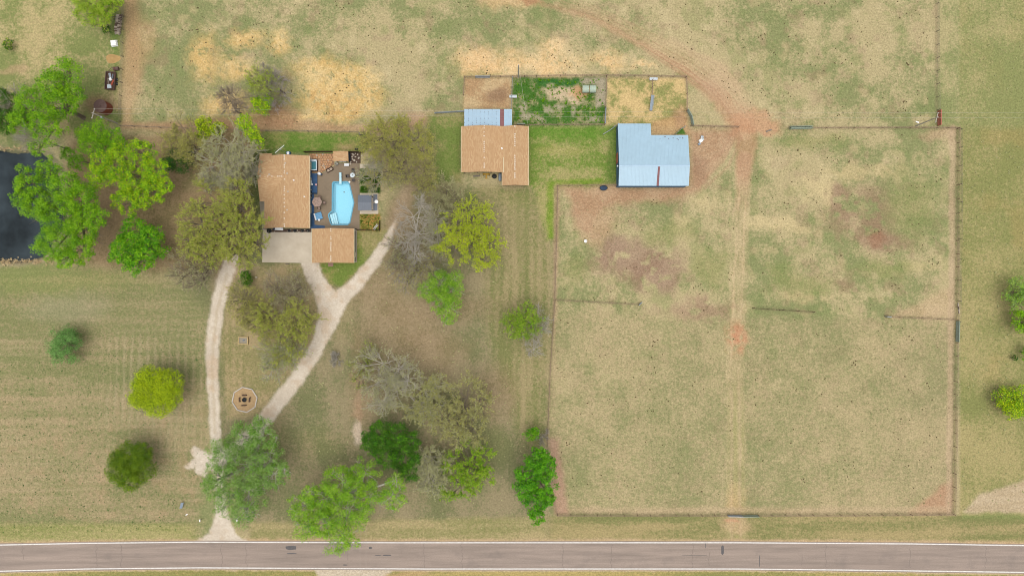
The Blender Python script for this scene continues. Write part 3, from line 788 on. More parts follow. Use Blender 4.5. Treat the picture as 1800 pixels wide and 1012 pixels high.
# ------------------------------------------------------------------ buildings
def vec(p): return Vector(p)
def ridge_caps(name, a, b, parent, w=.3, step=.42):
    """overlapping cap shingles along a ridge"""
    a, b = Vector(a), Vector(b); d = (b - a); Ln = d.length; d.normalize()
    ang = math.atan2(d.y, d.x)
    me = MB()
    k = int(Ln / step)
    rr = random.Random(k)
    for i in range(k):
        if rr.random() < .42: continue
        p = a + d * (i + .5) * step
        me.box((p.x + rr.uniform(-.03, .03), p.y + rr.uniform(-.03, .03), p.z + .03), (step * .62, w * rr.uniform(.6, 1), .05), ang)
    return tag(me.build(name, M['ridge'], parent), kind='stuff')
def window(parent, c, w, h, axis, out_, ref):
    """frame + pane + sill on a wall that faces along axis (0 x, 1 y) in direction out_"""
    d = .08
    f = MB()
    def bx(off_t, off_z, tt, tz, dep, depo):
        cc_ = [c[0], c[1], c[2] + off_z]; cc_[1 - axis] += off_t; cc_[axis] += out_ * depo
        s_ = [0, 0, tz]; s_[axis] = dep; s_[1 - axis] = tt
        return cc_, s_
    for q in ((-w / 2, 0, .08, h, d, 0), (w / 2, 0, .08, h, d, 0), (0, h / 2, w + .08, .08, d + .004, 0), (0, -h / 2, w + .08, .08, d + .004, 0), (0, 0, .05, h - .1, d - .02, 0)): f.box(*bx(*q))
    fo = f.build('window', M['cream'], parent)
    MB().box(*bx(0, 0, w - .08, h - .08, .02, 0)).build('pane', M['glass'], fo)
    MB().box(*bx(0, -h / 2 - .07, w + .2, .06, .18, .03)).build('sill', M['cream'], fo)

# ---- house
o0 = site(500, 337); HB = (o0.x, o0.y)
house = thing('ranch_house', 'long ranch house with tan shingle roof and cross gable, west of the pool', 'house', (HB[0], HB[1], 0))
def hl(x, y, z=0): return (x - HB[0], y - HB[1], z)
xr, xe, xw, yn, ys = -48.57, -43.7, -53.44, 28.48, 12.9
ze, zr = 2.7, 4.3
roof = MB().slab([hl(xr, yn, zr), hl(xr, ys, zr), hl(xe, ys, ze), hl(xe, yn, ze)], .14).build('roof_slope', M['shingle_ns'], house)
MB().slab([hl(xr, yn, zr - .004), hl(xr, ys, zr - .004), hl(xw, ys, ze), hl(xw, yn, ze)], .14).build('roof_slope', M['shingle_ns'], house)
xg, yr, y2, y3 = -54.42, 23.8, 28.97, 18.66
MB().slab([hl(xg, yr, zr + .01), hl(xr, yr, zr + .01), hl(-51.8, 27.2, 3.25), hl(-51.8, y2, ze + .01), hl(xg, y2, ze + .01)], .14).build('roof_slope', M['shingle_ew'], house)
MB().slab([hl(xg, yr, zr + .012), hl(xr, yr, zr + .012), hl(-53.3, y3, ze + .012), hl(xg, y3, ze + .012)], .14).build('roof_slope', M['shingle_ew'], house)
ridge_caps('ridge_cap', hl(xr, yn, zr), hl(xr, ys, zr), house)
ridge_caps('ridge_cap', hl(xg, yr, zr), hl(xr, yr, zr), house)
MB().box(hl(xe + .07, (yn + ys) / 2, ze - .08), (.13, yn - ys, .14)).build('gutter', M['cream'], house)
MB().box(hl(xw - .07, (y3 + ys) / 2 , ze - .08), (.12, y3 - ys - .1, .14)).build('gutter', M['grey_wall'], house)
ov = .5
w = MB().prism([hl(xe - .3, ys + ov)[:2], hl(xe - .3, yn - .3)[:2], hl(xw + ov, yn - .3)[:2], hl(xw + ov, y2 - .45)[:2], hl(xg + .35, y2 - .45)[:2], hl(xg + .35, y3 + .4)[:2], hl(xw + ov, y3 + .4)[:2], hl(xw + ov, ys + ov)[:2]], 0, 2.56)
w.build('wall', M['blue_wall'], house)
for yy in (ys + ov + .05, yn - .4):
    g1 = MB()
    g1.add([hl(xw + .9, yy, 2.55), hl(xe - .9, yy, 2.55), hl(xr, yy, zr - .25), hl(xw + .9, yy + .1, 2.55), hl(xe - .9, yy + .1, 2.55), hl(xr, yy + .1, zr - .25)], [(0, 1, 2), (5, 4, 3), (0, 3, 4, 1), (1, 4, 5, 2), (2, 5, 3, 0)])
    g1.build('gable', M['blue_wall'], house)
for yy in (26.6, 23.2, 17.2): window(house, hl(xe - .27, yy, 1.5), 1.5, 1.2, 0, 1, None)
d_ = MB().box(hl(xe - .26, 20.6, 1.05), (.08, 1.8, 2.1)).build('patio_door', M['cream'], house)
MB().box(hl(xe - .21, 20.2, 1.1), (.03, .7, 1.8)).build('pane', M['glass'], d_)
MB().box(hl(xe - .21, 21.0, 1.1), (.03, .7, 1.8)).build('pane', M['glass'], d_)
for (u, v) in ((516.5, 317), (533.5, 345)):
    p = site(u, v, 3.7); zz = zr - abs(p.x - xr) * (zr - ze) / (xr - xw)
    MB().lathe([(.14, -.1), (.14, .02), (.06, .04), (.06, .35), (.09, .36), (.09, .42), (.02, .44)], hl(p.x, p.y, zz), 10).build('vent_pipe', M['white'], house)
for (u, v) in ((502, 287), (505, 305), (506, 337), (505, 369), (474, 307)):
    p = site(u, v, 4.1); zz = zr - abs(p.x - xr) * (zr - ze) / (xr - xw) if u > 490 else 4.22
    MB().box(hl(p.x, p.y, zz + .07), (.34, .3, .16)).build('roof_vent', M['stone'], house)

# ---- garage
g0 = site(584, 432); GB = (g0.x, g0.y)
garage = thing('detached_garage', 'square garage with tan gabled shingle roof at the south end of the pool deck', 'garage', (GB[0], GB[1], 0))
def gl(x, y, z=0): return (x - GB[0], y - GB[1], z)
gx0, gx1, gxr = site(548.5, 0, 2.7).x, site(622, 0, 2.7).x, site(581.5, 0, 3.9).x
gy0, gy1 = site(0, 401.5, 2.8).y, site(0, 462, 2.8).y
for (xa, nm) in ((gx0, 0), (gx1, .004)):
    MB().slab([gl(gxr, gy0, 3.9 - nm), gl(gxr, gy1, 3.9 - nm), gl(xa, gy1, 2.7), gl(xa, gy0, 2.7)], .14).build('roof_slope', M['shingle_ns'], garage)
ridge_caps('ridge_cap', gl(gxr, gy0, 3.9), gl(gxr, gy1, 3.9), garage)
MB().prism([gl(gx0 + .4, gy1 + .4)[:2], gl(gx1 - .12, gy1 + .4)[:2], gl(gx1 - .12, gy0 - .4)[:2], gl(gx0 + .4, gy0 - .4)[:2]], 0, 2.57).build('wall', M['grey_wall'], garage)
for yy in (gy1 + .45, gy0 - .55):
    ga = MB()
    ga.add([gl(gx0 + .9, yy, 2.56), gl(gx1 - .9, yy, 2.56), gl(gxr, yy, 3.68), gl(gx0 + .9, yy + .1, 2.56), gl(gx1 - .9, yy + .1, 2.56), gl(gxr, yy + .1, 3.68)], [(0, 1, 2), (5, 4, 3), (0, 3, 4, 1), (1, 4, 5, 2), (2, 5, 3, 0)])
    ga.build('gable', M['grey_wall'], garage)
MB().box(gl(gx1 + .05, (gy0 + gy1) / 2, 2.62), (.1, gy0 - gy1, .16)).build('fascia', M['cream'], garage)
MB().box(gl(gx0 - .05, (gy0 + gy1) / 2, 2.62), (.1, gy0 - gy1, .16)).build('fascia', M['cream'], garage)
window(garage, gl(gx1 - .09, site(0, 448).y, 1.45), .9, 1.1, 0, 1, None)
gd = MB().box(gl(gx0 + .38, (gy0 + gy1) / 2, 1.1), (.08, 4.8, 2.2)).build('garage_door', M['cream'], garage)
for k in range(4): MB().box(gl(gx0 + .33, (gy0 + gy1) / 2, .3 + k * .53), (.03, 4.6, .46)).build('door_panel', M['white'], gd)
pd = MB().box(gl(site(582, 0).x, gy1 + .37, 1.02), (.95, .08, 2.04)).build('side_door', M['cream'], garage)
MB().box(gl(site(582, 0).x + .36, gy1 + .3, 1.0), (.06, .06, .06)).build('handle', M['dark_metal'], pd)
# ---- workshop with tan roof and its blue lean-to
w0 = site(870, 262); WB = (w0.x, w0.y)
shop = thing('stable_workshop', 'wide tan shingled outbuilding with two ridges and a pale blue metal lean-to', 'outbuilding', (WB[0], WB[1], 0))
def sl(x, y, z=0): return (x - WB[0], y - WB[1], z)
yn2, ysl, ysr = 34.8, 24.87, 22.05
A0, A1, A2, B1, B2 = -10.9, -5.96, -1.96, .61, 3.55
zv = 3.1
MB().slab([sl(A0, yn2, 3.0), sl(A1, yn2, 4.0), sl(A1, ysl, 4.0), sl(A0, ysl, 3.0)], .14).build('roof_slope', M['shingle_ns'], shop)
MB().slab([sl(A1, yn2, 3.996), sl(A2, yn2, zv), sl(A2, ysl, zv), sl(A1, ysl, 3.996)], .14).build('roof_slope', M['shingle_ns'], shop)
MB().slab([sl(A2, yn2, zv - .004), sl(B1, yn2, 3.9), sl(B1, ysr, 3.9), sl(A2 - .15, ysr, zv - .03), sl(A2 - .15, ysl - .01, zv - .03), sl(A2, ysl - .01, zv - .004)], .14).build('roof_slope', M['shingle_ns'], shop)
MB().slab([sl(B1, yn2, 3.896), sl(B2, yn2, 3.0), sl(B2, ysr, 3.0), sl(B1, ysr, 3.896)], .14).build('roof_slope', M['shingle_ns'], shop)
ridge_caps('ridge_cap', sl(A1, yn2, 4.0), sl(A1, ysl, 4.0), shop)
ridge_caps('ridge_cap', sl(B1, yn2, 3.9), sl(B1, ysr, 3.9), shop)
MB().box(sl(A0 - .05, (yn2 + ysl) / 2, 2.92), (.1, yn2 - ysl, .16)).build('fascia', M['cream'], shop)
MB().box(sl(B2 + .05, (yn2 + ysr) / 2, 2.92), (.1, yn2 - ysr, .16)).build('fascia', M['cream'], shop)
MB().box(sl(A2 - .2, (ysl + ysr) / 2 - .02, zv - .1), (.08, ysl - ysr - .1, .14)).build('fascia', M['cream'], shop)
MB().box(sl(A2 + .12, ysl + 1.6, zv + .04), (.14, 3.3, .03)).build('valley_flashing', M['cream'], shop)
MB().prism([sl(A0 + .4, yn2 - .4)[:2], sl(A0 + .4, ysl + 1.6)[:2], sl(A2 + .1, ysl + 1.6)[:2], sl(A2 + .1, ysr + .4)[:2], sl(B2 - .4, ysr + .4)[:2], sl(B2 - .4, yn2 - .4)[:2]], 0, 2.85).build('wall', M['tan_brick'], shop)
for x in (-10.4, -7.5, -4.6): MB().box(sl(x, ysl + .35, 1.45), (.14, .14, 2.9)).build('porch_post', M['grey_wood'], shop)
MB().box(sl(-6.3, ysl + .35, 2.83), (8.6, .14, .2)).build('porch_beam', M['grey_wood'], shop)
p = site(882, 261, 3.4)
MB().lathe([(.2, 0), (.2, .08), (.09, .1), (.09, .6), (.16, .62), (.16, .75), (.03, .8)], sl(p.x, p.y, 3.05), 12).build('flue_pipe', M['white'], shop)
lean = thing('metal_lean_to', 'pale blue metal lean-to roof joined to the north side of the tan outbuilding', 'lean-to', (*site(858, 207).xy, 0))
lb = lean.location
ylo, yhi = site(0, 192, 2.35).y, site(0, 225, 2.7).y
us_ = np.linspace(816, 900, 13)
for i in range(12):
    xa, xb = site(us_[i], 0, 2.5).x - lb.x, site(us_[i + 1], 0, 2.5).x - lb.x
    rusty = i == 9
    mb = MB().slab([(xa + .01, ylo - lb.y, 2.35), (xb - .01, ylo - lb.y, 2.35), (xb - .01, yhi - lb.y, 2.78), (xa + .01, yhi - lb.y, 2.78)], .04)
    for k in (.0, .5):
        xx = xa + (xb - xa) * k + .05
        mb.slab([(xx - .04, ylo - lb.y, 2.395), (xx + .04, ylo - lb.y, 2.395), (xx + .04, yhi - lb.y, 2.825), (xx - .04, yhi - lb.y, 2.825)], .05)
    if rusty:
        for v_ in mb.v: pass
    pn = mb.build('roof_panel', M['rust_panel'] if rusty else M['metal2'], lean)
    if rusty:
        pn['label'] = 'narrow rusty panel'; pn.location.z = -.06
scr = MB(); rr = random.Random(9)
for i in range(9):
    for k in range(9):
        if rr.random() < .5: continue
        x = site(us_[i] + rr.uniform(-.3, .3), 0, 2.5).x - lb.x; t = (k + .5) / 9
        scr.box((x + .06, ylo - lb.y + (yhi - ylo) * t, 2.40 + .43 * t + .02), (.09, .16, .03))
tag(scr.build('screw', M['slate'], lean), kind='stuff')
for u in (817, 845, 872, 899):
    p = site(u, 193.5); MB().box((p.x * .986 - lb.x, p.y * .986 - lb.y, 1.16), (.14, .14, 2.3)).build('post', M['grey_wood'], lean)

# ---- metal barn
b0 = site(1150, 275); BB = (b0.x, b0.y)
barn = thing('metal_barn', 'large pale blue metal barn with a stepped north eave and one rusty roof strip', 'barn', (BB[0], BB[1], 0))
def bl(x, y, z=0): return (x - BB[0], y - BB[1], z)
bx0, bx1, bxn, bys, byr, byn, byf = 22.88, 37.95, 29.8, 21.9, 26.1, 32.9, 35.5
zrb, sN = 4.3, .206
def zb(y): return zrb - abs(y - byr) * sN
npan = 17
xs_ = [bx0 + (bx1 - bx0) * i / npan for i in range(npan + 1)]
for i in range(npan):
    xa, xb = xs_[i], xs_[i + 1]
    yN = byf if xb <= bxn + .2 else byn
    for ya, is_s in ((yN, False), (bys, True)):
        mb = MB().slab([bl(xa + .002, ya, zb(ya)), bl(xb - .002, ya, zb(ya)), bl(xb - .002, byr, zrb - (.003 if is_s else 0)), bl(xa + .002, byr, zrb - (.003 if is_s else 0))], .035)
        for k in (0, .34, .67):
            xx = xa + .04 + (xb - xa) * k
            mb.slab([bl(xx - .025, ya, zb(ya) + .02), bl(xx + .025, ya, zb(ya) + .02), bl(xx + .025, byr, zrb + .018), bl(xx - .025, byr, zrb + .018)], .04)
        mb.build('roof_panel', M['metal'], barn)
xs = site(1157, 0, 3.8).x
rp = MB().slab([bl(xs - .28, bys, zb(bys) + .045), bl(xs + .2, bys, zb(bys) + .045), bl(xs + .3, byr - .1, zrb + .02), bl(xs - .14, byr - .1, zrb + .02)], .03).build('roof_strip', M['rust_panel'], barn)
rp['label'] = 'rusty red strip'
MB().slab([bl(bx0, byr - .22, zrb + .0), bl(bx1, byr - .22, zrb + .0), bl(bx1, byr, zrb + .06), bl(bx0, byr, zrb + .06)], .03).slab([bl(bx0, byr + .22, zrb + .0), bl(bx1, byr + .22, zrb + .0), bl(bx1, byr, zrb + .057), bl(bx0, byr, zrb + .057)], .03).build('ridge_cap', M['metal2'], barn)
st = MB(); rr = random.Random(4)
for u, v, wu, hv in ((1169, 241, 2, 1), (1175, 244, 1.4, 1), (1183, 243, 1, 1.4), (1190, 244, 2.2, .8), (1195, 242, .8, 2), (1200, 243, .9, 2.4), (1160, 244, 1, .8), (1162, 249, .8, .6), (1192, 246, 1, 1)):
    p = site(u, v, 2.9); s_ = .12
    pts = [bl(p.x + math.cos(a) * wu * s_ * rr.uniform(.5, 1), p.y + math.sin(a) * hv * s_ * rr.uniform(.5, 1)) for a in np.arange(0, 6.28, .9)]
    st.slab([(q[0], q[1], zb(q[1] + BB[1]) + .042) for q in pts], .01)
tag(st.build('rust_spot', M['rust'], barn), kind='stuff')
wx0, wx1 = bx0 - .0 + .05, bx1 - .15
MB().prism([bl(wx0, bys + .12)[:2], bl(wx1, bys + .12)[:2], bl(wx1, byn - .2)[:2], bl(bxn - .2, byn - .2)[:2], bl(bxn - .2, byf - .2)[:2], bl(wx0, byf - .2)[:2]], 0, 2.28).build('wall', M['blue_wall'], barn)
MB().prism([bl(wx0, bys + .12)[:2], bl(wx1, bys + .12)[:2], bl(wx1, byn - 1.2)[:2], bl(wx0, byn - 1.2)[:2]], 2.28, 2.95).build('upper_wall', M['blue_wall'], barn)
for xx in (wx0, wx1 - .1):
    gb = MB()
    gb.add([bl(xx, bys + .13, 2.95), bl(xx, byn - 1.3, 2.95), bl(xx, byr, zrb - .08), bl(xx, bys + .13, zb(bys) - .08), bl(xx + .1, bys + .13, 2.95), bl(xx + .1, byn - 1.3, 2.95), bl(xx + .1, byr, zrb - .08), bl(xx + .1, bys + .13, zb(bys) - .08)], [(0, 1, 2, 3), (7, 6, 5, 4), (0, 3, 7, 4), (3, 2, 6, 7), (2, 1, 5, 6)])
    gb.build('gable', M['blue_wall'], barn)
bd = MB().box(bl(wx0 - .05, 28.2, 1.2), (.08, 2.2, 2.4)).build('sliding_door', M['red_gate'], barn)
MB().box(bl(wx0 - .11, 28.9, 1.1), (.05, .08, .4)).build('handle', M['dark_metal'], bd)
MB().box(bl(wx0 - .14, 26.3, 2.6), (.26, .3, .22)).build('wall_lamp', M['white'], barn)

# ---- pool side shed
s0 = site(600, 276); SB = (s0.x, s0.y)
shed = thing('pool_shed', 'small tan roofed shed with blue walls beside the flagstone corner', 'shed', (SB[0], SB[1], 0))
px0, px1, py0, py1 = site(586, 0, 2.2).x - SB[0], site(612.5, 0, 2.2).x - SB[0], site(0, 266, 2.3).y - SB[1], site(0, 283, 2.3).y - SB[1]
MB().slab([(px0, py1, 2.15), (px1, py1, 2.15), (px1, py0, 2.55), (px0, py0, 2.55)], .12).build('roof', M['shingle_ew'], shed)
MB().prism([(px0 + .2, py1 + .3), (px1 - .05, py1 + .3), (px1 - .05, py0 - .2), (px0 + .2, py0 - .2)], 0, 2.05).build('wall', M['navy'], shed)
for k in (-.5, .35): MB().box(((px0 + px1) / 2 + k, py1 + .2, .95), (.75, .05, 1.85), rz=-.06).build('door', M['white'], shed)

# ------------------------------------------------------------------ hard surfaces round the pool
def slabpoly(name, pts, z0, z1, m_, kind='structure', hole=None):
    P = [site(u, v) for u, v in pts]
    o = MB().prism([(p.x, p.y) for p in P], z0, z1).build(name, m_)
    if kind: o['kind'] = kind
    return o
slabpoly('concrete_driveway', [(462, 404), (549, 404), (549, 462.3), (461, 461)], -.1, .06, M['concrete'])
slabpoly('concrete_walk', [(456, 354), (468, 354), (470, 404), (461, 404)], -.1, .05, M['walk'])
slabpoly('garage_apron', [(621, 402), (627.5, 402), (627.5, 461), (621, 461)], -.1, .05, M['walk'])
slabpoly('garden_walk', [(632.5, 288.5), (664, 288.5), (664, 296), (632.5, 296)], -.1, .05, M['concrete'])
slabpoly('pavilion_pad', [(632.5, 339.5), (665, 339.5), (665, 376), (632.5, 376)], -.1, .07, M['concrete'])
# patio with the pool cut out
bm = bmesh.new()
outer = [(543, 305), (566, 305), (590, 290), (590, 287), (632, 287), (632, 403), (543, 403)]
def ring(pts, z): return [bm.verts.new(site(u, v) + Vector((0, 0, z))) for u, v in pts]
vo, vi = ring(outer, .05), ring(POOL, .05)
eo = [bm.edges.new((vo[i], vo[(i + 1) % len(vo)])) for i in range(len(vo))]
ei = [bm.edges.new((vi[i], vi[(i + 1) % len(vi)])) for i in range(len(vi))]
bmesh.ops.triangle_fill(bm, use_beauty=True, edges=eo + ei)
bmesh.ops.recalc_face_normals(bm, faces=bm.faces)
if sum(f.normal.z for f in bm.faces) < 0: bmesh.ops.reverse_faces(bm, faces=bm.faces)
r_ = bmesh.ops.extrude_face_region(bm, geom=list(bm.faces))
bmesh.ops.translate(bm, vec=(0, 0, -.2), verts=[x for x in r_['geom'] if isinstance(x, bmesh.types.BMVert)])
bmesh.ops.recalc_face_normals(bm, faces=bm.faces)
me = bpy.data.meshes.new('patio'); bm.to_mesh(me); bm.free(); me.materials.append(M['patio'])
tag(link('patio', me), kind='structure')
# blue painted strip and deck against the house
slabpoly('blue_painted_strip', [(545.5, 341), (552, 341), (553, 395), (571, 397), (571, 402.4), (545.5, 402.4)], .03, .056, M['blue_deck'])
deck = thing('blue_deck', 'raised blue board deck between the hot tub and the umbrella table', 'deck', (*site(552, 325).xy, 0))
pa, pb = site(546, 305.5), site(558.5, 339)
for k in range(14):
    y = pa.y + (pb.y - pa.y) * (k + .5) / 14
    MB().box(((pa.x + pb.x) / 2 - deck.location.x, y - deck.location.y, .3), (pb.x - pa.x, .28, .05)).build('board', M['blue_deck'], deck)
MB().box((0, 0, .16), (pb.x - pa.x - .1, pa.y - pb.y - .1, .2)).build('deck_frame', M['navy'], deck)

# pool
pc = site(598, 357)
pool = thing('swimming_pool', 'bright blue angular swimming pool with corner steps and a diving board', 'swimming pool', (pc.x, pc.y, 0))
pl = [(site(u, v) - pc).xy for u, v in POOL]
def inset(pts, d):
    """polygon moved outwards (d > 0) along its edge normals"""
    n = len(pts); ar = sum(pts[i][0] * pts[(i + 1) % n][1] - pts[(i + 1) % n][0] * pts[i][1] for i in range(n)); sg = 1 if ar > 0 else -1
    res = []
    for i in range(n):
        p0, p1, p2 = Vector(pts[i - 1]), Vector(pts[i]), Vector(pts[(i + 1) % n])
        e0, e1 = (p1 - p0).normalized(), (p2 - p1).normalized()
        n0, n1 = Vector((e0.y, -e0.x)) * sg, Vector((e1.y, -e1.x)) * sg
        bis = (n0 + n1).normalized(); q = p1 + bis * d / max(.4, bis.dot(n0)); res.append((q.x, q.y))
    return res
sh = MB(); N_ = len(pl)
bot = inset(pl, -.35)
sh.add([(p[0], p[1], .06) for p in pl] + [(*p, -1.0) for p in inset(pl, -.08)] + [(p[0], p[1], -1.5) for p in bot],
       [(i, (i + 1) % N_, N_ + (i + 1) % N_, N_ + i) for i in range(N_)] + [(N_ + i, N_ + (i + 1) % N_, 2 * N_ + (i + 1) % N_, 2 * N_ + i) for i in range(N_)] + [tuple(range(2 * N_, 3 * N_))])
sh.build('shell', M['pool_shell'], pool)
cp = MB(); c_in = inset(pl, -.03); c_out = inset(pl, .2)
cp.add([(p[0], p[1], .1) for p in c_in] + [(p[0], p[1], .1) for p in c_out] + [(p[0], p[1], .02) for p in c_out],
       [(i, (i + 1) % N_, N_ + (i + 1) % N_, N_ + i) for i in range(N_)] + [(N_ + i, N_ + (i + 1) % N_, 2 * N_ + (i + 1) % N_, 2 * N_ + i) for i in range(N_)])
cp.build('coping', M['pool_rim'], pool)
for k in range(3):
    t0 = k * 3.2
    q = [(site(u, v) - pc).xy for u, v in ((579.2 + t0, 377.5 - t0 * .5), (582.2 + t0, 375.8 - t0 * .5), (587 + t0 * .9, 393.4), (583.6 + t0 * .9, 393.4))]
    MB().prism([tuple(p) for p in q], -1.3, -.25 - k * .28).build('step', M['pool_step'], pool)
wmm, n, l, b, out = new_mat("pool_water")
tr = n.new("ShaderNodeBsdfTransparent"); tr.inputs[0].default_value = (0.84, 0.97, 1.0, 1)
gl_ = n.new("ShaderNodeBsdfGlossy"); gl_.inputs['Roughness'].default_value = .05
fr = n.new("ShaderNodeFresnel"); fr.inputs[0].default_value = 1.33
mx = n.new("ShaderNodeMixShader"); l.new(fr.outputs[0], mx.inputs[0]); l.new(tr.outputs[0], mx.inputs[1]); l.new(gl_.outputs[0], mx.inputs[2])
l.new(mx.outputs[0], out.inputs[0])
MB().add([(p[0], p[1], -.12) for p in pl], [tuple(range(N_))[::-1]]).build('water', wmm, pool)
MB().lathe([(.16, 0), (.16, .03), (.1, .04)], (*(site(602, 336) - pc).xy, -1.49), 12).build('drain', M['slate'], pool)
dbp = site(599.5, 314)
db = thing('diving_board', 'white diving board at the north end of the pool', 'diving board', (dbp.x, dbp.y, 0.05))
MB().box((0, 0, .5), (.5, 2.5, .06), rx=.02).build('board', M['board'], db, bevel=.015)
MB().box((0, .75, .235), (.42, .5, .47)).build('stand', M['plastic_white'], db)
for sx in (-.27, .27): MB().path([(sx, 1.1, 0), (sx, 1.1, .85), (sx, .1, .85), (sx, .1, 0)], .025).build('handrail', M['galv'], db)

# hot tub
hp = site(552, 292)
tub = thing('hot_tub', 'square white hot tub with teal water in the house corner', 'hot tub', (hp.x, hp.y, 0))
tb = MB()
for c_, s_ in (((0, .98, .42), (1.7, .24, .84)), ((0, -.98, .42), (1.7, .2, .84)), ((-.78, 0, .42), (.14, 1.72, .836)), ((.78, 0, .42), (.16, 1.72, .836))): tb.box(c_, s_)
tb.build('shell', M['tub_white'], tub, bevel=.03)
MB().box((0, 0, .3), (1.42, 1.74, .5)).build('water', M['tub_water'], tub)
MB().box((.9, 0, .4), (.06, 2.1, .8)).box((0, -1.13, .4), (1.7, .06, .8)).build('cabinet', M['dark_wood'], tub)
cv = MB().box((0, 1.2, .75), (1.6, .16, .5)).build('folded_cover', M['tub_white'], tub, bevel=.03)

# flagstone corner: stones set in earth
fp = slabpoly('flagstone_bed', [(543, 270), (586, 270), (588, 289), (566, 304), (543, 304)], -.1, .03, mat("flagstone_joint_earth", alb(166, 128, 94), .3, 3))
rr = random.Random(21)
for j in range(8):
    for i in range(10):
        u, v = 546 + i * 4.3 + (j % 2) * 2, 272.5 + j * 4.2
        if 543 < u < 561.5 and v > 280: continue
        if v > 304 - max(0, (u - 566)) * .68 - 2 or u > 585: continue
        k = rr.randint(5, 7); p = site(u + rr.uniform(-.4, .4), v + rr.uniform(-.4, .4))
        pts = [(math.cos(2 * math.pi * q / k) * rr.uniform(.2, .29), math.sin(2 * math.pi * q / k) * rr.uniform(.2, .29)) for q in range(k)]
        o = MB().prism(pts, 0, .045 + rr.uniform(0, .03)).build('flagstone', M['flag'], fp)
        o.location = (p.x, p.y, .01)
slabpoly('stone_curb', [(559.5, 281), (563.5, 281), (563.5, 303), (559.5, 303)], 0, .12, mat("curb_pinkish", alb(196, 164, 134), .2, 3))
bed_e = slabpoly('mulch_bed', [(613.5, 268.5), (634, 268.5), (634, 287), (613.5, 287)], -.1, .04, M['bed'])
bed_s = slabpoly('mulch_bed', [(469, 402.2), (548, 402.2), (548, 408), (469, 408)], -.1, .07, M['bed'])
def stone_mesh(seed, r):
    q = random.Random(seed); bm = bmesh.new(); bmesh.ops.create_icosphere(bm, subdivisions=1, radius=r)
    for v_ in bm.verts: v_.co *= q.uniform(.75, 1.1); v_.co.z *= .6
    me = bpy.data.meshes.new('stone'); bm.to_mesh(me); bm.free(); me.materials.append(M['stone']); return me
SM = [stone_mesh(i, .2) for i in range(5)]
def stones(pts, label, grp, z=.05, smin=.7, smax=1.4, seed=1):
    q = random.Random(seed)
    for i, (u, v) in enumerate(pts):
        p = site(u, v); s_ = q.uniform(smin, smax)
        tag(link('stone', SM[i % 5], None, (p.x, p.y, z + .06 * s_), (0, 0, q.uniform(0, 6)), (s_, s_ * q.uniform(.7, 1.1), s_)), label, 'stone', grp)
stones([(569, 289), (567.5, 292), (570, 292.5), (575, 291), (571, 295.5), (557, 273.5), (567.5, 271.5), (577, 282), (562, 276), (548, 279)], 'pale loose stone lying on the tan flagstone corner', 'loose stones on the flagstones', .06, .6, 1.3, 1)
stones([(620, 271), (625, 270), (619.5, 276), (625, 276), (636, 274), (623, 282), (627, 285), (617, 284.5), (620, 280), (629, 272), (622, 273), (631, 278), (616, 288)], 'pale round rock in the dark bed beside the blue shed', 'pale rocks in the shed bed', .05, .8, 1.6, 2)
q_ = random.Random(8)
stones([(472, 407), (478, 403.5), (483, 407), (506, 406), (511, 404), (516, 407), (523, 405), (530, 406), (536, 404), (541, 407), (526, 408)], 'pale stone in the dark bed along the south house wall', 'stones in the south house bed', .08, .6, 1.1, 3)

# ------------------------------------------------------------------ patio furniture
def chair_parts(root, c, rz, m_frame, m_seat, w=.55, d=.55):
    ch = root
    MB().box((0, 0, .42), (w, d, .06)).build('seat', m_seat, ch)
    MB().box((0, d / 2 + .04, .72), (w, .06, .6), rx=-.2).build('backrest', m_seat, ch)
    for sx in (-1, 1):
        for sy in (-1, 1): MB().box((sx * (w / 2 - .03), sy * (d / 2 - .03), .2), (.045, .045, .4)).build('leg', m_frame, ch)
        MB().box((sx * (w / 2 + .02), 0, .62), (.06, d, .04)).build('armrest', m_frame, ch)
tp = site(621, 309)
tbl = thing('patio_table', 'round pale topped patio table by the northeast corner of the pool', 'table', (tp.x, tp.y, .05))
MB().lathe([(.02, .7), (.5, .7), (.52, .72), (.52, .75), (.02, .76)], (0, 0, 0), 20).build('tabletop', M['tub_white'], tbl)
MB().lathe([(.3, 0), (.3, .03), (.05, .06), (.05, .7)], (0, 0, 0), 10).build('pedestal', M['dark_metal'], tbl)
MB().lathe([(.12, .76), (.12, .8), (.03, .82)], (0, 0, 0), 10).build('hub', M['slate'], tbl)
proto = thing('patio_chair', 'dark metal patio chair north of the round table', 'chair', (tp.x + .1, tp.y + 1.0, .05), 0, 'dark chairs round the patio table')
chair_parts(proto, None, 0, M['dark_metal'], M['dark_metal'])
for dx, dy, rz, nm in ((1.0, .05, -1.6, 'dark metal patio chair east of the round table'), (.15, -1.05, 3.1, 'dark metal patio chair south of the round table'), (-1.05, -.15, 1.75, 'dark metal patio chair west of the round table')):
    c_ = copy_tree(proto); c_.location = (tp.x + dx, tp.y + dy, .05); c_.rotation_euler.z = rz; c_['label'] = nm
up = site(557, 355, 2.2)
um = thing('patio_umbrella', 'dusty brown hexagonal patio umbrella next to the house', 'umbrella', (up.x, up.y, .05))
for k in range(6):
    a0, a1 = R(60 * k + 2), R(60 * k + 62)
    MB().add([(0, 0, 2.55), (1.15 * math.cos(a0), 1.15 * math.sin(a0), 2.1), (1.15 * math.cos(a1), 1.15 * math.sin(a1), 2.1), (0, 0, 2.52), (1.14 * math.cos(a0), 1.14 * math.sin(a0), 2.06), (1.14 * math.cos(a1), 1.14 * math.sin(a1), 2.06)], [(0, 1, 2), (5, 4, 3), (1, 4, 5, 2)]).build('canopy_panel', M['umbrella'], um)
    MB().tube((0, 0, 2.54), (1.15 * math.cos(a0), 1.15 * math.sin(a0), 2.09), .018, n=4).build('rib', M['dark_metal'], um)
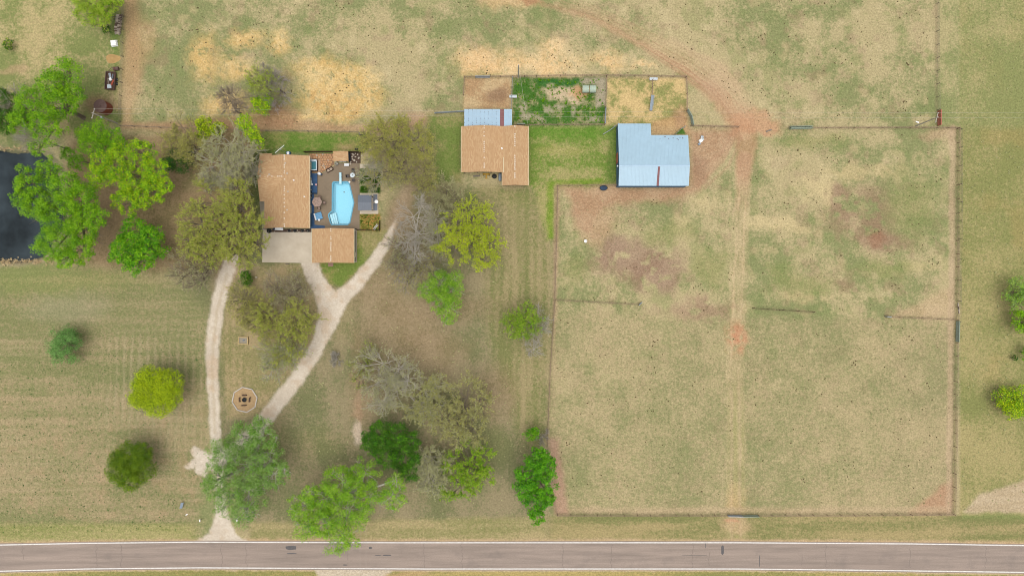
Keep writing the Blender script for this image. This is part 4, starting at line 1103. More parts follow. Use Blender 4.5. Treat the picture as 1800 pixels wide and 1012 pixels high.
MB().tube((0, 0, 0), (0, 0, 2.62), .03).build('pole', M['dark_metal'], um)
MB().lathe([(.01, 2.5), (.35, 2.47), (.3, 2.55), (.02, 2.62)], (0, 0, 0), 6).build('vent_cap', M['umbrella'], um)
t2 = thing('dining_table', 'dark patio table under the brown umbrella', 'table', (up.x, up.y - .02, .05))
MB().lathe([(.06, .7), (.6, .7), (.6, .74), (.06, .74)], (0, 0, 0), 6).build('tabletop', M['dark_metal'], t2)
for k in range(4): MB().tube((.45 * math.cos(k * 1.57), .45 * math.sin(k * 1.57), 0), (.4 * math.cos(k * 1.57), .4 * math.sin(k * 1.57), .7), .025).build('leg', M['dark_metal'], t2)
for dx, dy, rz, nm in ((0, -1.15, 3.1, 'brown patio chair poking out south of the umbrella'), (1.12, .05, -1.6, 'brown patio chair poking out east of the umbrella'), (.1, 1.15, 0, 'brown patio chair poking out north of the umbrella')):
    c_ = thing('umbrella_chair', nm, 'chair', (up.x + dx, up.y + dy, .05), rz, 'chairs round the umbrella table')
    chair_parts(c_, None, 0, M['dark_wood'], M['umbrella'])
lp = site(561, 380)
lg = thing('double_lounger', 'light blue slatted double lounger on the brown patio', 'lounger', (lp.x, lp.y, .05), R(16))
for k in range(5): MB().box((0, -.6 + k * .3, .36), (1.5, .27, .05)).build('sling', M['blue_sling'], lg)
MB().box((-.78, 0, .52), (.3, 1.5, .05), ry=.6).build('headrest', M['plastic_white'], lg)
for sx in (-.7, .7):
    for sy in (-.65, .65): MB().box((sx, sy, .16), (.06, .06, .32)).build('leg', M['galv'], lg)
MB().box((0, .77, .34), (1.6, .05, .06)).box((0, -.77, .34), (1.6, .05, .06)).build('side_rail', M['navy'], lg)
sp_ = site(562, 387)
sd = thing('side_table', 'small white round side table beside the blue lounger', 'table', (sp_.x, sp_.y, .05))
MB().lathe([(.02, .42), (.24, .42), (.24, .46), (.02, .46)], n=14).build('tabletop', M['plastic_white'], sd)
MB().lathe([(.16, 0), (.05, .05), (.05, .42)], n=10).build('pedestal', M['plastic_white'], sd)
bp_ = site(580.5, 299)
bn = thing('cushioned_bench', 'dark wicker bench with beige cushions along the flagstone edge', 'bench', (bp_.x, bp_.y, .05), R(30))
MB().box((0, 0, .22), (1.5, .7, .36)).build('frame', M['dark_wood'], bn)
MB().box((0, .33, .55), (1.5, .1, .4)).build('backrest', M['dark_wood'], bn)
for sx in (-.72, .72): MB().box((sx, 0, .45), (.1, .7, .25)).build('armrest', M['dark_wood'], bn)
for sx in (-.34, .34): MB().box((sx, -.02, .45), (.55, .5, .12), rz=sx * .3).build('cushion', M['cushion'], bn, bevel=.03)
gp = site(563.3, 306.5)
gr = thing('barbecue_grill', 'white lidded barbecue grill on a dark cart by the hot tub', 'grill', (gp.x, gp.y, .05), R(-15))
MB().box((0, 0, .45), (.7, .5, .7)).build('cart', M['black'], gr)
MB().lathe([(.42, .8), (.42, .9), (.34, 1.05), (.1, 1.12)], sx=1, sy=.75, n=12).build('lid', M['plastic_white'], gr)
MB().box((.48, 0, .8), (.28, .4, .04)).build('shelf', M['navy'], gr)
for (u, v, wx, wy, hz, m_, nm, lb_, ct) in ((610.5, 290.5, .95, .55, .6, 'grey_wall', 'deck_box', 'pale grey deck box beside the shed doors', 'storage box'), (547.6, 322, .45, .9, .8, 'tub_white', 'air_conditioner', 'pale green grey box unit against the east house wall', 'box')):
    p = site(u, v); t_ = thing(nm, lb_, ct, (p.x, p.y, .05))
    MB().box((0, 0, hz / 2), (wx, wy, hz)).build('body', M[m_], t_, bevel=.02)
    MB().box((0, 0, hz + .03), (wx + .06, wy + .06, .06)).build('lid', M['plastic_white'], t_)
p = site(593, 288); c_ = thing('white_chair', 'pale grey patio chair in front of the small shed', 'chair', (p.x, p.y, .05), R(140)); chair_parts(c_, None, 0, M['galv'], M['grey_wall'])
p = site(550, 325); c_ = tag(MB().lathe([(.12, 0), (.17, .3), (.19, .31), (.15, .3)], n=12).build('bucket', M['white']), 'white bucket on the blue deck nearest the wall', 'bucket'); c_.location = (p.x, p.y, .325)
p = site(557, 325.4); c_ = tag(MB().lathe([(.14, 0), (.2, .26), (.22, .27), (.17, .26)], n=12).build('flower_pot', mat("pink_glaze", alb(224, 176, 176), .15, 3)), 'pink pot on the outer edge of the blue deck', 'flower pot'); c_.location = (p.x, p.y, .325)
p = site(614.5, 320); c_ = tag(MB().lathe([(.2, 0), (.2, .1), (.12, .14), (.02, .15)], n=14).build('skimmer_lid', M['white']), 'white round lid on the pool edge', 'lid'); c_.location = (p.x, p.y, .05)

# pavilion with slate roof
vp = site(646, 357)
pv = thing('pavilion', 'open pavilion with slate grey metal roof on a concrete pad east of the pool', 'pavilion', (vp.x, vp.y, 0))
ra, rb_ = site(629, 342.5, 2.5) - vp, site(653, 369.5, 2.5) - vp
for k in range(6):
    xa = ra.x + (rb_.x - ra.x) * k / 6; xb = ra.x + (rb_.x - ra.x) * (k + 1) / 6
    MB().slab([(xa + .006, ra.y, 2.35), (xb - .006, ra.y, 2.35), (xb - .006, (ra.y + rb_.y) / 2, 2.62), (xa + .006, (ra.y + rb_.y) / 2, 2.62)], .05).build('roof_panel', M['slate'], pv)
    MB().slab([(xa + .006, rb_.y, 2.35), (xb - .006, rb_.y, 2.35), (xb - .006, (ra.y + rb_.y) / 2, 2.616), (xa + .006, (ra.y + rb_.y) / 2, 2.616)], .05).build('roof_panel', M['slate'], pv)
for sx in (ra.x + .15, rb_.x - .15):
    for sy in (ra.y - .2, rb_.y + .2): MB().box((sx, sy, 1.19), (.14, .14, 2.3)).build('post', M['dark_metal'], pv)
for k, sv in enumerate((349, 364)):
    p = site(660.5, sv); t_ = thing('grey_bench', ('north' if k == 0 else 'south') + ' one of two slate grey benches beside the slate roofed pavilion', 'bench', (p.x, p.y, .07), 0, 'grey benches east of the pavilion')
    for q in range(3): MB().box((-.28 + q * .28, 0, .45), (.26, 1.6, .06)).build('slat', M['slate'], t_)
    for sy in (-.65, .65): MB().box((0, sy, .21), (.7, .1, .42)).build('leg', M['dark_metal'], t_)
p = site(664, 356); hp_ = thing('white_parasol', 'small round white parasol between the two grey benches', 'parasol', (p.x, p.y, .0))
MB().lathe([(.42, 1.5), (.4, 1.55), (.2, 1.64), (.02, 1.68)], n=16).build('canopy', M['white'], hp_)
MB().tube((0, 0, 0), (0, 0, 1.6), .03).build('pole', M['white'], hp_)
lp_ = site(661, 399); ld = thing('white_ladder', 'white ladder leaning in the planted corner by the garage fence', 'ladder', (lp_.x, lp_.y, .05), R(48))
for sy in (-.17, .17): MB().tube((-.75, sy, .05), (.75, sy, .55), .035).build('rail', M['white'], ld)
for k in range(5): MB().tube((-.55 + k * .27, -.17, .12 + k * .09), (-.55 + k * .27, .17, .12 + k * .09), .02).build('rung', M['white'], ld)

# antenna and condenser by the north wall
p = site(505, 270); an = thing('tv_antenna', 'white television antenna on a mast at the north house wall', 'antenna', (p.x, p.y, 0))
MB().tube((0, 0, 0), (0, 0, 5.2), .035).build('mast', M['galv'], an)
MB().tube((-.9, -.85, 5.1), (1.0, .75, 5.1), .05).build('boom', M['white'], an)
for k in range(7):
    t = -1.1 + k * .38; cx_, cy_ = .05 + t * .76, -.05 + t * .64; L_ = .65 - .05 * k
    MB().tube((cx_ - .64 * L_, cy_ + .76 * L_, 5.13), (cx_ + .64 * L_, cy_ - .76 * L_, 5.13), .016, n=4).build('element', M['galv'], an)
p = site(508.5, 270.5); ac = thing('condenser_unit', 'blue grey cooling unit standing at the north house wall', 'cooling unit', (p.x, p.y, 0))
MB().box((0, 0, .45), (.8, .8, .8)).build('cabinet', M['blue_wall'], ac, bevel=.03)
MB().lathe([(.05, .86), (.3, .86), (.3, .9), (.05, .9)], n=14).build('fan_grille', M['white'], ac)
# box and edging by the south wall of the house
p = site(490, 402.5); bx_ = thing('white_bench', 'white bench with a blue seat end beside the south house wall', 'bench', (p.x, p.y, .07), R(-3))
MB().box((.1, 0, .42), (1.9, .55, .08)).build('seat', M['white'], bx_)
MB().box((-.85, 0, .5), (.45, .5, .1)).build('cushion', M['navy'], bx_)
for sx in (-.8, .95): MB().box((sx, 0, .19), (.1, .5, .38)).build('leg', M['white'], bx_)
p = site(474, 406); tag(MB().lathe([(.42, 0), (.5, .12), (.5, .3), (.36, .34), (.28, .2), (.28, .02)], n=16).build('tyre_planter', M['black']), 'black round tyre planter at the southwest house corner', 'planter').location = (p.x, p.y, .06)
for k, u in enumerate((509, 519, 532, 542)):
    p = site(u, 405.5)
    o = tag(MB().lathe([(.3, 0), (.36, .1), (.36, .22), (.26, .25), (.2, .14), (.2, .02)], n=14).build('tyre_planter', M['black']), ['small dark tyre planter nearest the white bench in the south house bed', 'small dark tyre planter, second from the white bench in the south house bed', 'small dark tyre planter, second from the garage in the south house bed', 'small dark tyre planter nearest the garage in the south house bed'][k], 'planter', 'tyre planters in the south bed'); o.location = (p.x, p.y, .06)
p = site(581.5, 465); sb = thing('brick_step', 'pink brick doorstep at the south side of the garage', 'step', (p.x, p.y, 0))
for i in range(4):
    for j in range(3): MB().box((-.42 + i * .28, -.28 + j * .28, .08), (.265, .265, .16)).build('brick', M['brick_red'], sb)

# ------------------------------------------------------------------ fences and gates
post_me = {}
def fence(pts, label, m_='rust_pipe', spacing=24, h=1.25, rails=(.45, .85, 1.2), r=.03, post_r=.065, name='pipe_fence', cat='fence', board=False):
    P = [site(u, v) for u, v in pts]
    root = thing(name, label, cat, (P[0].x, P[0].y, 0))
    key = (m_, h, post_r)
    if key not in post_me: post_me[key] = MB().tube((0, 0, -.1), (0, 0, h), post_r, n=6).mesh('post', M[m_])
    q = random.Random(int(P[0].x * 7))
    for a, b_ in zip(P[:-1], P[1:]):
        k = max(1, round((b_ - a).length / (spacing * MU)))
        for i in range(k + (1 if b_ is P[-1] else 0)):
            pp_ = a.lerp(b_, i / k) - P[0]
            link('post', post_me[key], root, pp_, (q.uniform(-.03, .03), q.uniform(-.03, .03), 0))
        for z in rails:
            a2, b2 = a - P[0], b_ - P[0]
            if board:
                d = (b2 - a2); MB().box(((a2.x + b2.x) / 2, (a2.y + b2.y) / 2, z), (d.length, .05, .16), math.atan2(d.y, d.x)).build('rail', M[m_], root)
            else: MB().tube((a2.x, a2.y, z), (b2.x, b2.y, z), r, n=5).build('rail', M[m_], root)
    return root
def wirefence(*a, **k): return fence(*a, r=.02, post_r=.06, name='wire_fence', **k)
wirefence([(221, -40), (217, 100), (213, 215)], 'thin post and wire fence along the west edge of the top pasture', m_='grey_wood')
wirefence([(213, 222), (330, 227), (470, 231), (640, 233)], 'wire fence between the top pasture and the house trees', m_='grey_wood')
fence([(765, 200.5), (790, 199), (816, 197.5)], 'short grey pipe fence joining the lean-to from the west', 'galv', 13, rails=(.5, .8, 1.1, 1.35), r=.06)
fence([(815, 168), (817, 137), (901, 136)], 'brown pipe fence round the northwest small dirt pen')
fence([(901, 136), (985, 134.5), (1066, 134)], 'brown pipe fence along the north side of the weedy green pen')
fence([(1066, 134), (1140, 135), (1205, 136.5)], 'brown pipe fence along the north side of the straw littered pen')
fence([(901, 138), (899.5, 170), (898.5, 192)], 'grey rail fence between the dirt pen and the green pen', 'galv', 16)
fence([(1066, 136), (1065, 160), (1063.5, 190)], 'brown pipe fence between the green pen and the straw pen')
fence([(905, 221), (980, 220.5), (1062, 220)], 'brown fence along the south side of the weedy green pen')
fence([(1205, 137), (1206.5, 165), (1206, 196)], 'brown pipe fence on the east side of the straw pen')
fence([(1146, 142), (1145, 168)], 'short brown rail fence dividing the straw pen', spacing=12)
fence([(1214, 222), (1255, 223.5), (1297, 224)], 'pipe fence stub between the green panel gate and the track')
fence([(1426, 226), (1550, 225.5), (1646, 225.5), (1682, 226)], 'pipe fence along the north side of the east paddock')
wirefence([(1645, -40), (1645.5, 80), (1647, 194)], 'thin wire fence running north from the red gate', m_='grey_wood')
fence([(1682, 227), (1681, 400), (1679.5, 562)], 'pipe fence down the east side of the upper paddock')
fence([(1678.5, 602), (1677, 760), (1674, 902)], 'pipe fence down the east side of the lower paddock')
wirefence([(1686, 228), (1685, 420), (1683, 565)], 'second pale wire fence just outside the east paddock', m_='grey_wood', spacing=34)
fence([(1332, 904), (1500, 903.5), (1674, 902)], 'pipe fence along the road side of the southeast paddock')
fence([(980, 903.5), (1120, 904), (1278, 904)], 'pipe fence along the road side of the southwest paddock')
fence([(979, 902), (966, 830), (962, 770), (967, 650), (975, 528)], 'long pipe fence down the west side of the lower paddock')
fence([(975, 524), (978, 420), (980, 327)], 'pipe fence down the west side of the upper paddock')
fence([(980, 327), (1040, 326.5), (1086, 326.5)], 'fence running west from the blue barn to the paddock corner')
fence([(977, 527), (1050, 531), (1122, 535)], 'cross fence stub west of the track in the paddocks')
fence([(1323, 541.5), (1375, 545), (1428, 548)], 'cross fence stub just east of the track', 'dark_wood')
fence([(1560, 556.5), (1620, 559), (1676, 561.5)], 'cross fence stub meeting the east paddock fence')
fence([(1086, 219), (1072, 230), (1060, 237)], 'grey pipe wing fence at the northwest barn corner', 'galv', 10)
fence([(1186, 237), (1196, 228), (1203, 224)], 'grey pipe wing fence behind the barn notch', 'galv', 10)
# garden fence in dark boards
def board_fence(pts, label, h=1.6):
    P = [site(u, v) for u, v in pts]
    root = thing('board_fence', label, 'fence', (P[0].x, P[0].y, 0))
    for a, b_ in zip(P[:-1], P[1:]):
        d = b_ - a; k = max(1, int(d.length / .3)); ang = math.atan2(d.y, d.x)
        bme = MB().box((0, 0, h / 2), (.26, .03, h)).mesh('board', M['dark_wood'])
        for i in range(k):
            p_ = a.lerp(b_, (i + .5) / k) - P[0]; link('board', bme, root, p_, (0, 0, ang))
        for z in (.4, h - .3):
            mid = (a + b_) / 2 - P[0]; nx, ny = -math.sin(ang) * .05, math.cos(ang) * .05
            MB().box((mid.x + nx, mid.y + ny, z), (d.length, .05, .09), ang).build('rail', M['dark_wood'], root)
    return root
board_fence([(536, 268.5), (586, 268)], 'dark board fence behind the flagstone corner')
board_fence([(613.5, 268.5), (640, 269)], 'dark board fence behind the rock bed by the shed')
board_fence([(627, 404.5), (668, 405.5), (668.5, 388)], 'dark low board fence round the corner southeast of the pool', 1.1)
def gate(a, b_, label, m_, h=1.25, bars=5, name='tube_gate', r=.035):
    a, b_ = site(*a), site(*b_); root = thing(name, label, 'gate', (a.x, a.y, 0)); d = b_ - a
    MB().path([(0, 0, .2), (0, 0, h), (d.x, d.y, h), (d.x, d.y, .2), (0, 0, .2)], r).build('frame', M[m_], root)
    for k in range(1, bars): MB().tube((0, 0, .2 + (h - .2) * k / bars), (d.x, d.y, .2 + (h - .2) * k / bars), r * .8, n=5).build('bar', M[m_], root)
    for t in (.33, .67): MB().box((d.x * t, d.y * t, (h + .2) / 2), (.05, .05, h - .2)).build('brace', M[m_], root)
    return root
gate((1064, 191), (1063, 219), 'silver tube gate between the green pen and straw pen', 'galv', r=.07)
gate((1387, 227.5), (1425, 226.5), 'pale green tube gate at the north corner of the east paddock', 'green_gate', r=.1)
gate((1386, 224.5), (1424, 224), 'second green tube gate leaning beside the first at the paddock corner', 'green_gate', r=.08)
gate((1648.2, 196), (1648.2, 221), 'rusty red tube gate at the head of the east paddock', 'red_gate', r=.14)
gate((1680.5, 564), (1679.5, 600), 'pale green gate in the east paddock fence', 'green_gate', r=.09)
gate((1278, 904), (1303, 904.5), 'grey tube gate beside the road, west half of the pair', 'galv', r=.1)
gate((1304, 905), (1331, 904.5), 'green grey tube gate beside the road, east half of the pair', 'green_gate', r=.08)
gate((1122, 536), (1127, 531), 'small silver gate at the tip of the west cross fence', 'galv', r=.07)
gate((1555, 556), (1561, 556.5), 'small silver gate at the tip of the east cross fence', 'galv', r=.12)
gate((910, 220), (922, 219.7), 'short green panel gate at the corner of the tan outbuilding', 'green_gate', r=.12)
gate((836, 137), (861, 137), 'grey tube gate in the north fence of the dirt pen', 'galv', r=.08)
# curved panel of corral gates
for k, (a, b_, nm) in enumerate((((1207, 195), (1213.5, 207), 'upper half of the curved pale green corral panel'), ((1213.5, 207), (1216.5, 222), 'lower half of the curved pale green corral panel'))):
    gate(a, b_, nm, 'green_gate', h=1.6, bars=7, name='corral_panel', r=.09)
p = site(1145, 182); fb2 = thing('hay_feeder', 'long narrow grey hay feeder in the straw pen', 'feeder', (p.x, p.y, 0), R(83))
MB().box((0, 0, .35), (3.4, .5, .3)).build('trough', M['grey_tank'], fb2)
for sy in (-.32, .32): MB().box((0, sy, .75), (3.4, .06, .06)).build('rail', M['galv'], fb2)
for k in range(8):
    for sy in (-1, 1): MB().tube((-1.6 + k * .457, sy * .2, .4), (-1.6 + k * .457, sy * .32, .76), .025, n=4).build('bar', M['galv'], fb2)
for (u, v, nm) in ((1148, 140, 'white feed trough at the north fence of the straw pen'), (902, 171, 'white feed trough straddling the fence beside the green pen')):
    p = site(u, v); t_ = thing('feed_trough', nm, 'trough', (p.x, p.y, 0), 0, None)
    s_ = 1.0 if u > 1000 else .95
    MB().box((0, .24, .45), (1.7 * s_, .08, .5)).box((0, -.24, .45), (1.7 * s_, .08, .5)).box((.84 * s_, 0, .45), (.06, .4, .5)).box((-.84 * s_, 0, .45), (.06, .4, .5)).build('side', M['plastic_white'], t_)
    MB().box((0, 0, .44), (1.6 * s_, .4, .1)).build('bottom', M['tub_white'], t_)
    for sx in (-.7, .7): MB().box((sx * s_, 0, .1), (.1, .5, .2)).build('leg', M['dark_metal'], t_)
# round bales
for (u, nm) in ((1028.5, 'west one of the two pale green wrapped round bales'), (1041, 'east one of the two pale green wrapped round bales')):
    p = site(u, 158.5); t_ = thing('round_bale', nm, 'hay bale', (p.x, p.y, .82), 0, 'round bales in the green pen')
    mb = MB(); k = 20
    prof = [(.74, -.72), (.82, -.62), (.83, 0), (.82, .62), (.74, .72)]
    mb.lathe(prof, n=k); mb.v = [(z, x, y) for x, y, z in mb.v]
    mb.build('wrap', M['bale'], t_, smooth=True)
    for sx in (-.735, .735):
        e = MB().lathe([(.03, -.02), (.7, -.02), (.7, .02), (.03, .02)], n=k); e.v = [(z + sx, x, y) for x, y, z in e.v]; e.build('straw_end', M['straw_end'], t_)
# stock tank
p = site(1060.5, 331); t_ = thing('stock_tank', 'dark oval stock tank at the fence west of the barn', 'water tank', (p.x, p.y, 0))
mb = MB().lathe([(.78, 0), (.86, .55), (.9, .58), (.84, .58), (.76, .12), (.05, .12)], n=20, sx=1.0, sy=.62); mb.build('tub', M['black'], t_)
MB().lathe([(.05, .47), (.8, .47), (.8, .48)], n=20, sx=1.0, sy=.62).build('water', M['navy'], t_)
# junk by the barn
p = site(1231, 248); jk = [(0, 0, .5, 'white'), (.35, .8, .4, 'galv'), (-.3, -.7, .35, 'grey_tank'), (.5, .3, .3, 'tub_white')]
rr = random.Random(14)
for k, (dx, dy, s_, m_) in enumerate(jk):
    lab = ['crumpled white appliance in the middle of the scrap heap beside the barn', 'grey metal sheet at the north end of the scrap heap', 'blue grey tub at the south end of the scrap heap', 'pale panel on the east side of the scrap heap'][k]
    bm = bmesh.new(); bmesh.ops.create_cube(bm, size=1.0); bmesh.ops.subdivide_edges(bm, edges=bm.edges, cuts=2)
    for v_ in bm.verts: v_.co = Vector((v_.co.x * s_ * 1.5 * rr.uniform(.8, 1.1), v_.co.y * s_ * 1.4 * rr.uniform(.8, 1.1), (v_.co.z + .5) * s_ * rr.uniform(.9, 1.1)))
    me = bpy.data.meshes.new('scrap'); bm.to_mesh(me); bm.free(); me.materials.append(M[m_])
    tag(link(['old_appliance', 'scrap_sheet', 'scrap_tub', 'scrap_slab'][k], me, None, (p.x + dx, p.y + dy, 0), (0, 0, rr.uniform(0, 3))), lab, 'scrap', 'scrap heap by the barn')
# things in front of the tan outbuilding
p = site(855, 308); ym = thing('yellow_implement', 'yellow tee shaped farm implement in front of the outbuilding porch', 'implement', (p.x, p.y, 0))
MB().box((0, .1, .6), (1.5, .22, .2)).build('crossbar', M['yellow'], ym)
MB().box((0, -.35, .5), (.2, .8, .16)).build('tongue', M['yellow'], ym)
for sx in (-.25, .25): MB().box((sx * .6, -.7, .35), (.1, .4, .1), rz=sx * 2).build('hitch_arm', M['yellow'], ym)
for sx in (-.6, .6): MB().lathe([(.05, -.08), (.3, -.08), (.3, .08), (.05, .08)], n=12).build('wheel', M['black'], ym).matrix_local = Matrix.Translation((sx, .1, .3)) @ Matrix.Rotation(R(90), 4, 'Y')
p = site(838, 309.5); tb2 = thing('timber_stack', 'short stack of pale timber in front of the porch', 'timber', (p.x, p.y, 0), R(4))
for k in range(3): MB().box((0, -.12 + k * .13, .08 + (k % 2) * .05), (1.5, .11, .1)).build('plank', M['grey_wood'], tb2)
p = site(879, 312); gt = thing('propane_tank', 'grey cylindrical tank lying against the outbuilding wing', 'tank', (p.x, p.y, 0), R(90))
mb = MB().lathe([(.05, -.85), (.25, -.8), (.34, -.6), (.34, .6), (.25, .8), (.05, .85)], n=16); mb.v = [(z, x, y + .5) for x, y, z in mb.v]; mb.build('tank', M['grey_tank'], gt, smooth=True)
for sx in (-.5, .5): MB().box((sx, 0, .1), (.1, .5, .2)).build('foot', M['dark_metal'], gt)
p = site(869, 310); tag(MB().lathe([(.5, 0), (.55, .1), (.4, .3), (.1, .4)], n=12).build('tarp_heap', M['black']), 'dark tarpaulin heap beside the grey tank', 'tarpaulin').location = (p.x, p.y, 0)

# ------------------------------------------------------------------ north west corner objects
p = site(209.5, 44); fw = thing('firewood_stack', 'long grey stack of firewood beside the west fence', 'firewood', (p.x, p.y, 0), R(82))
lme = [MB().tube((0, -.28, 0), (0, .28, 0), .11 + .02 * k, n=6).mesh('log', M[('firewood', 'firewood_pale', 'firewood_dark')[k]]) for k in range(3)]
rr = random.Random(31)
for i in range(24):
    hh = 3 if 3 < i < 21 else (2 if 0 < i < 23 else 1)
    for j in range(2):
        for k in range(hh):
            link('log', lme[rr.randint(0, 2)], fw, (-2.1 + i * .185 + rr.uniform(-.05, .05), -.3 + j * .58 + rr.uniform(-.1, .1), .12 + k * .22), (rr.uniform(-.15, .15), 0, rr.uniform(-.35, .35)))
p = site(201.5, 77); bm = bmesh.new(); bmesh.ops.create_grid(bm, x_segments=10, y_segments=10, size=.7)
rr = random.Random(2)
for v_ in bm.verts:
    e = max(abs(v_.co.x), abs(v_.co.y)); v_.co.z = (.55 if e < .6 else .05) + rr.uniform(-.07, .07); v_.co.x *= rr.uniform(.95, 1.05)
me = bpy.data.meshes.new('tarp'); bm.to_mesh(me); bm.free(); me.materials.append(M['tarp'])
tag(link('tarp_covered_pallet', me, None, (p.x, p.y, 0), (0, 0, R(8))), 'white tarp covered square bundle on the grass by the firewood', 'tarp')
p = site(198.5, 103.5); bm = bmesh.new(); bmesh.ops.create_circle(bm, cap_ends=True, segments=24, radius=1)
bmesh.ops.delete(bm, geom=bm.faces[:], context='FACES_ONLY')
bm.free(); mb = MB(); ringsn = 6; k = 24
for i in range(ringsn):
    t = i / (ringsn - 1)
    for j in range(k):
        a = 2 * math.pi * j / k; rr_ = (1.65 * (1 - t) + .1) * (1 + .1 * math.sin(3 * a + 1) + rr.uniform(-.05, .05))
        mb.v.append((math.cos(a) * rr_, math.sin(a) * rr_ * .62, -.03 + .5 * t ** 1.2))
for i in range(ringsn - 1):
    for j in range(k): mb.f.append((i * k + j, i * k + (j + 1) % k, (i + 1) * k + (j + 1) % k, (i + 1) * k + j))
mb.f.append(tuple((ringsn - 1) * k + j for j in range(k)))
tag(mb.build('sand_pile', M['sand'], smooth=True), 'low tan pile of sand beside the west fence', 'sand pile').location = (p.x, p.y, 0)
p = site(206, 122); br_ = thing('rusty_burn_barrel', 'rusty barrel lying on its side north of the trailer', 'barrel', (p.x, p.y, .42), R(95))
mb = MB().lathe([(.05, -.55), (.38, -.55), (.4, -.5), (.4, .5), (.42, .52), (.36, .52), (.34, -.4)], n=16); mb.v = [(x, z, y) for x, y, z in mb.v]; mb.build('drum', M['rust'], br_)
mb = MB().lathe([(.42, .1), (.42, .16), (.4, .16)], n=16); mb.v = [(x, z, y) for x, y, z in mb.v]; mb.build('hoop', M['rust_red'], br_)
p = site(197.5, 144); tr_ = thing('utility_trailer', 'dark flatbed trailer loaded with scrap beside the west fence', 'trailer', (p.x, p.y, 0), R(-4))
MB().box((0, 0, .62), (2.1, 3.9, .1)).build('bed', M['dark_wood'], tr_)
for sx in (-1.02, 1.02): MB().box((sx, 0, .82), (.08, 3.9, .3)).build('side_rail', M['rust'], tr_)
for sy in (-1.92, 1.92): MB().box((0, sy, .82), (2.0, .08, .3)).build('end_rail', M['rust'], tr_)
for sx in (-1.2, 1.2):
    for sy in (-.45, .45):
        w_ = MB().lathe([(.1, -.1), (.34, -.1), (.36, 0), (.34, .1), (.1, .1)], n=14); w_.v = [(z + sx, x + sy, y + .36) for x, y, z in w_.v]; wo_ = w_.build('wheel', M['black'], tr_)
        h_ = MB().lathe([(.02, -.105), (.18, -.105), (.18, .105), (.02, .105)], n=10); h_.v = [(z + sx, x + sy, y + .36) for x, y, z in h_.v]; h_.build('rim', M['galv'], wo_)
MB().path([(-.8, 1.95, .55), (0, 3.1, .55), (.8, 1.95, .55)], .05).build('drawbar', M['rust'], tr_)
for k, (dx, dy, sx, sy, z, rz, m_, nm, lb_) in enumerate(((-.1, 1.1, .5, 1.2, .72, .2, 'galv', 'scrap_sheet', 'grey sheet metal on the north end of the trailer load'), (.1, .3, .5, .6, .74, .5, 'white', 'scrap_box', 'white box in the middle of the trailer load'), (.45, -.4, .35, 1.3, .76, -.4, 'red_panel', 'scrap_board', 'red board on the trailer load'), (-.25, -1.2, .9, .9, .73, .1, 'tub_white', 'scrap_slab', 'pale blue white panel on the south end of the trailer load'), (-.45, -.1, .3, 1.4, .75, .1, 'grey_wood', 'scrap_plank', 'grey plank lying along the trailer load'), (.5, 1.0, .3, 1.0, .73, -.1, 'slate', 'scrap_strip', 'slate grey strip on the northeast of the trailer load'))):
    o = tag(MB().box((0, 0, 0), (sx, sy, .1 if k != 1 else .3), rz).build(nm, M[m_], bevel=.01), lb_, 'scrap', 'scrap on the flatbed trailer'); o.location = (p.x + dx, p.y + dy, z + (.0 if k != 1 else .1))
p = site(187.5, 191.5); tk = thing('rusty_tank', 'round rusty upright tank with red side by the trees', 'tank', (p.x, p.y, 0))
MB().lathe([(1.4, 0), (1.4, 2.3), (1.38, 2.4), (.05, 2.6)], n=28).build('shell', M['rust_red'], tk)
MB().lathe([(1.42, 2.36), (1.42, 2.42), (.3, 2.62), (.05, 2.64)], n=28).build('lid', M['rust'], tk)
MB().lathe([(.25, 2.6), (.25, 2.75), (.05, 2.78)], n=12).build('hatch', M['rust'], tk)

# ------------------------------------------------------------------ poles and wires
def pole(base, h, label, cross=None, trans=False):
    p = site(*base); t_ = thing('utility_pole', label, 'utility pole', (p.x, p.y, 0))
    MB().tube((0, 0, -.2), (0, 0, h), .17, .11, 8).build('pole', M['pole_grey'], t_)
    if cross is not None:
        MB().box((0, 0, h - .35), (2.2, .12, .14), cross).build('crossarm', M['pole_grey'], t_)
        for k in (-1, 0, 1): MB().lathe([(.05, 0), (.06, .1), (.03, .16)], (math.cos(cross) * k, math.sin(cross) * k, h - .28 + (.3 if k == 0 else 0)), 8).build('insulator', M['white'], t_)
    if trans: MB().lathe([(.05, 0), (.26, .03), (.26, .75), (.05, .85)], (.3, -.25, h - 3.2), 12).build('transformer', M['galv'], t_)
    return p
pa_ = pole((206, 217), 8.9, 'weathered utility pole with a transformer beside the rusty tank', R(75), True)
pb_ = pole((1610, 221.5), 7.7, 'weathered utility pole at the north paddock fence near the red gate', R(75))
pc_ = pole((911, 136), 8.2, 'slim utility pole at the north fence of the green pen')
def wire(a, b_, label, sag=1.0, r=.022, k=14):
    a, b_ = Vector(a), Vector(b_); pts = []
    for i in range(k + 1):
        t = i / k; q = a.lerp(b_, t); q.z -= sag * 4 * t * (1 - t); pts.append(q - a)
    o = tag(MB().path(pts, r, 4).build('overhead_wire', M['wire']), label, 'wire', 'overhead wires'); o.location = a
    return o
zt, zu = 8.75, 7.55
for k, (dy, nm) in enumerate(((.95, 'north one of the two long overhead wires crossing the property'), (-.1, 'south one of the two long overhead wires crossing the property'))):
    wire((pa_.x, pa_.y + dy, zt), (pb_.x, pb_.y + dy, zu), nm, .6, .012, 30)
    wire((pb_.x, pb_.y + dy, zu), (pb_.x + 70, pb_.y + dy + .6, zu), ('north' if k == 0 else 'south') + ' overhead wire running east beyond the paddock pole', .6, .012)
q_ = site(927, 224); wire((pc_.x, pc_.y, 8.0), (q_.x, q_.y, 3.4), 'drooping service wire from the pen pole to the tan outbuilding', .3, .02)
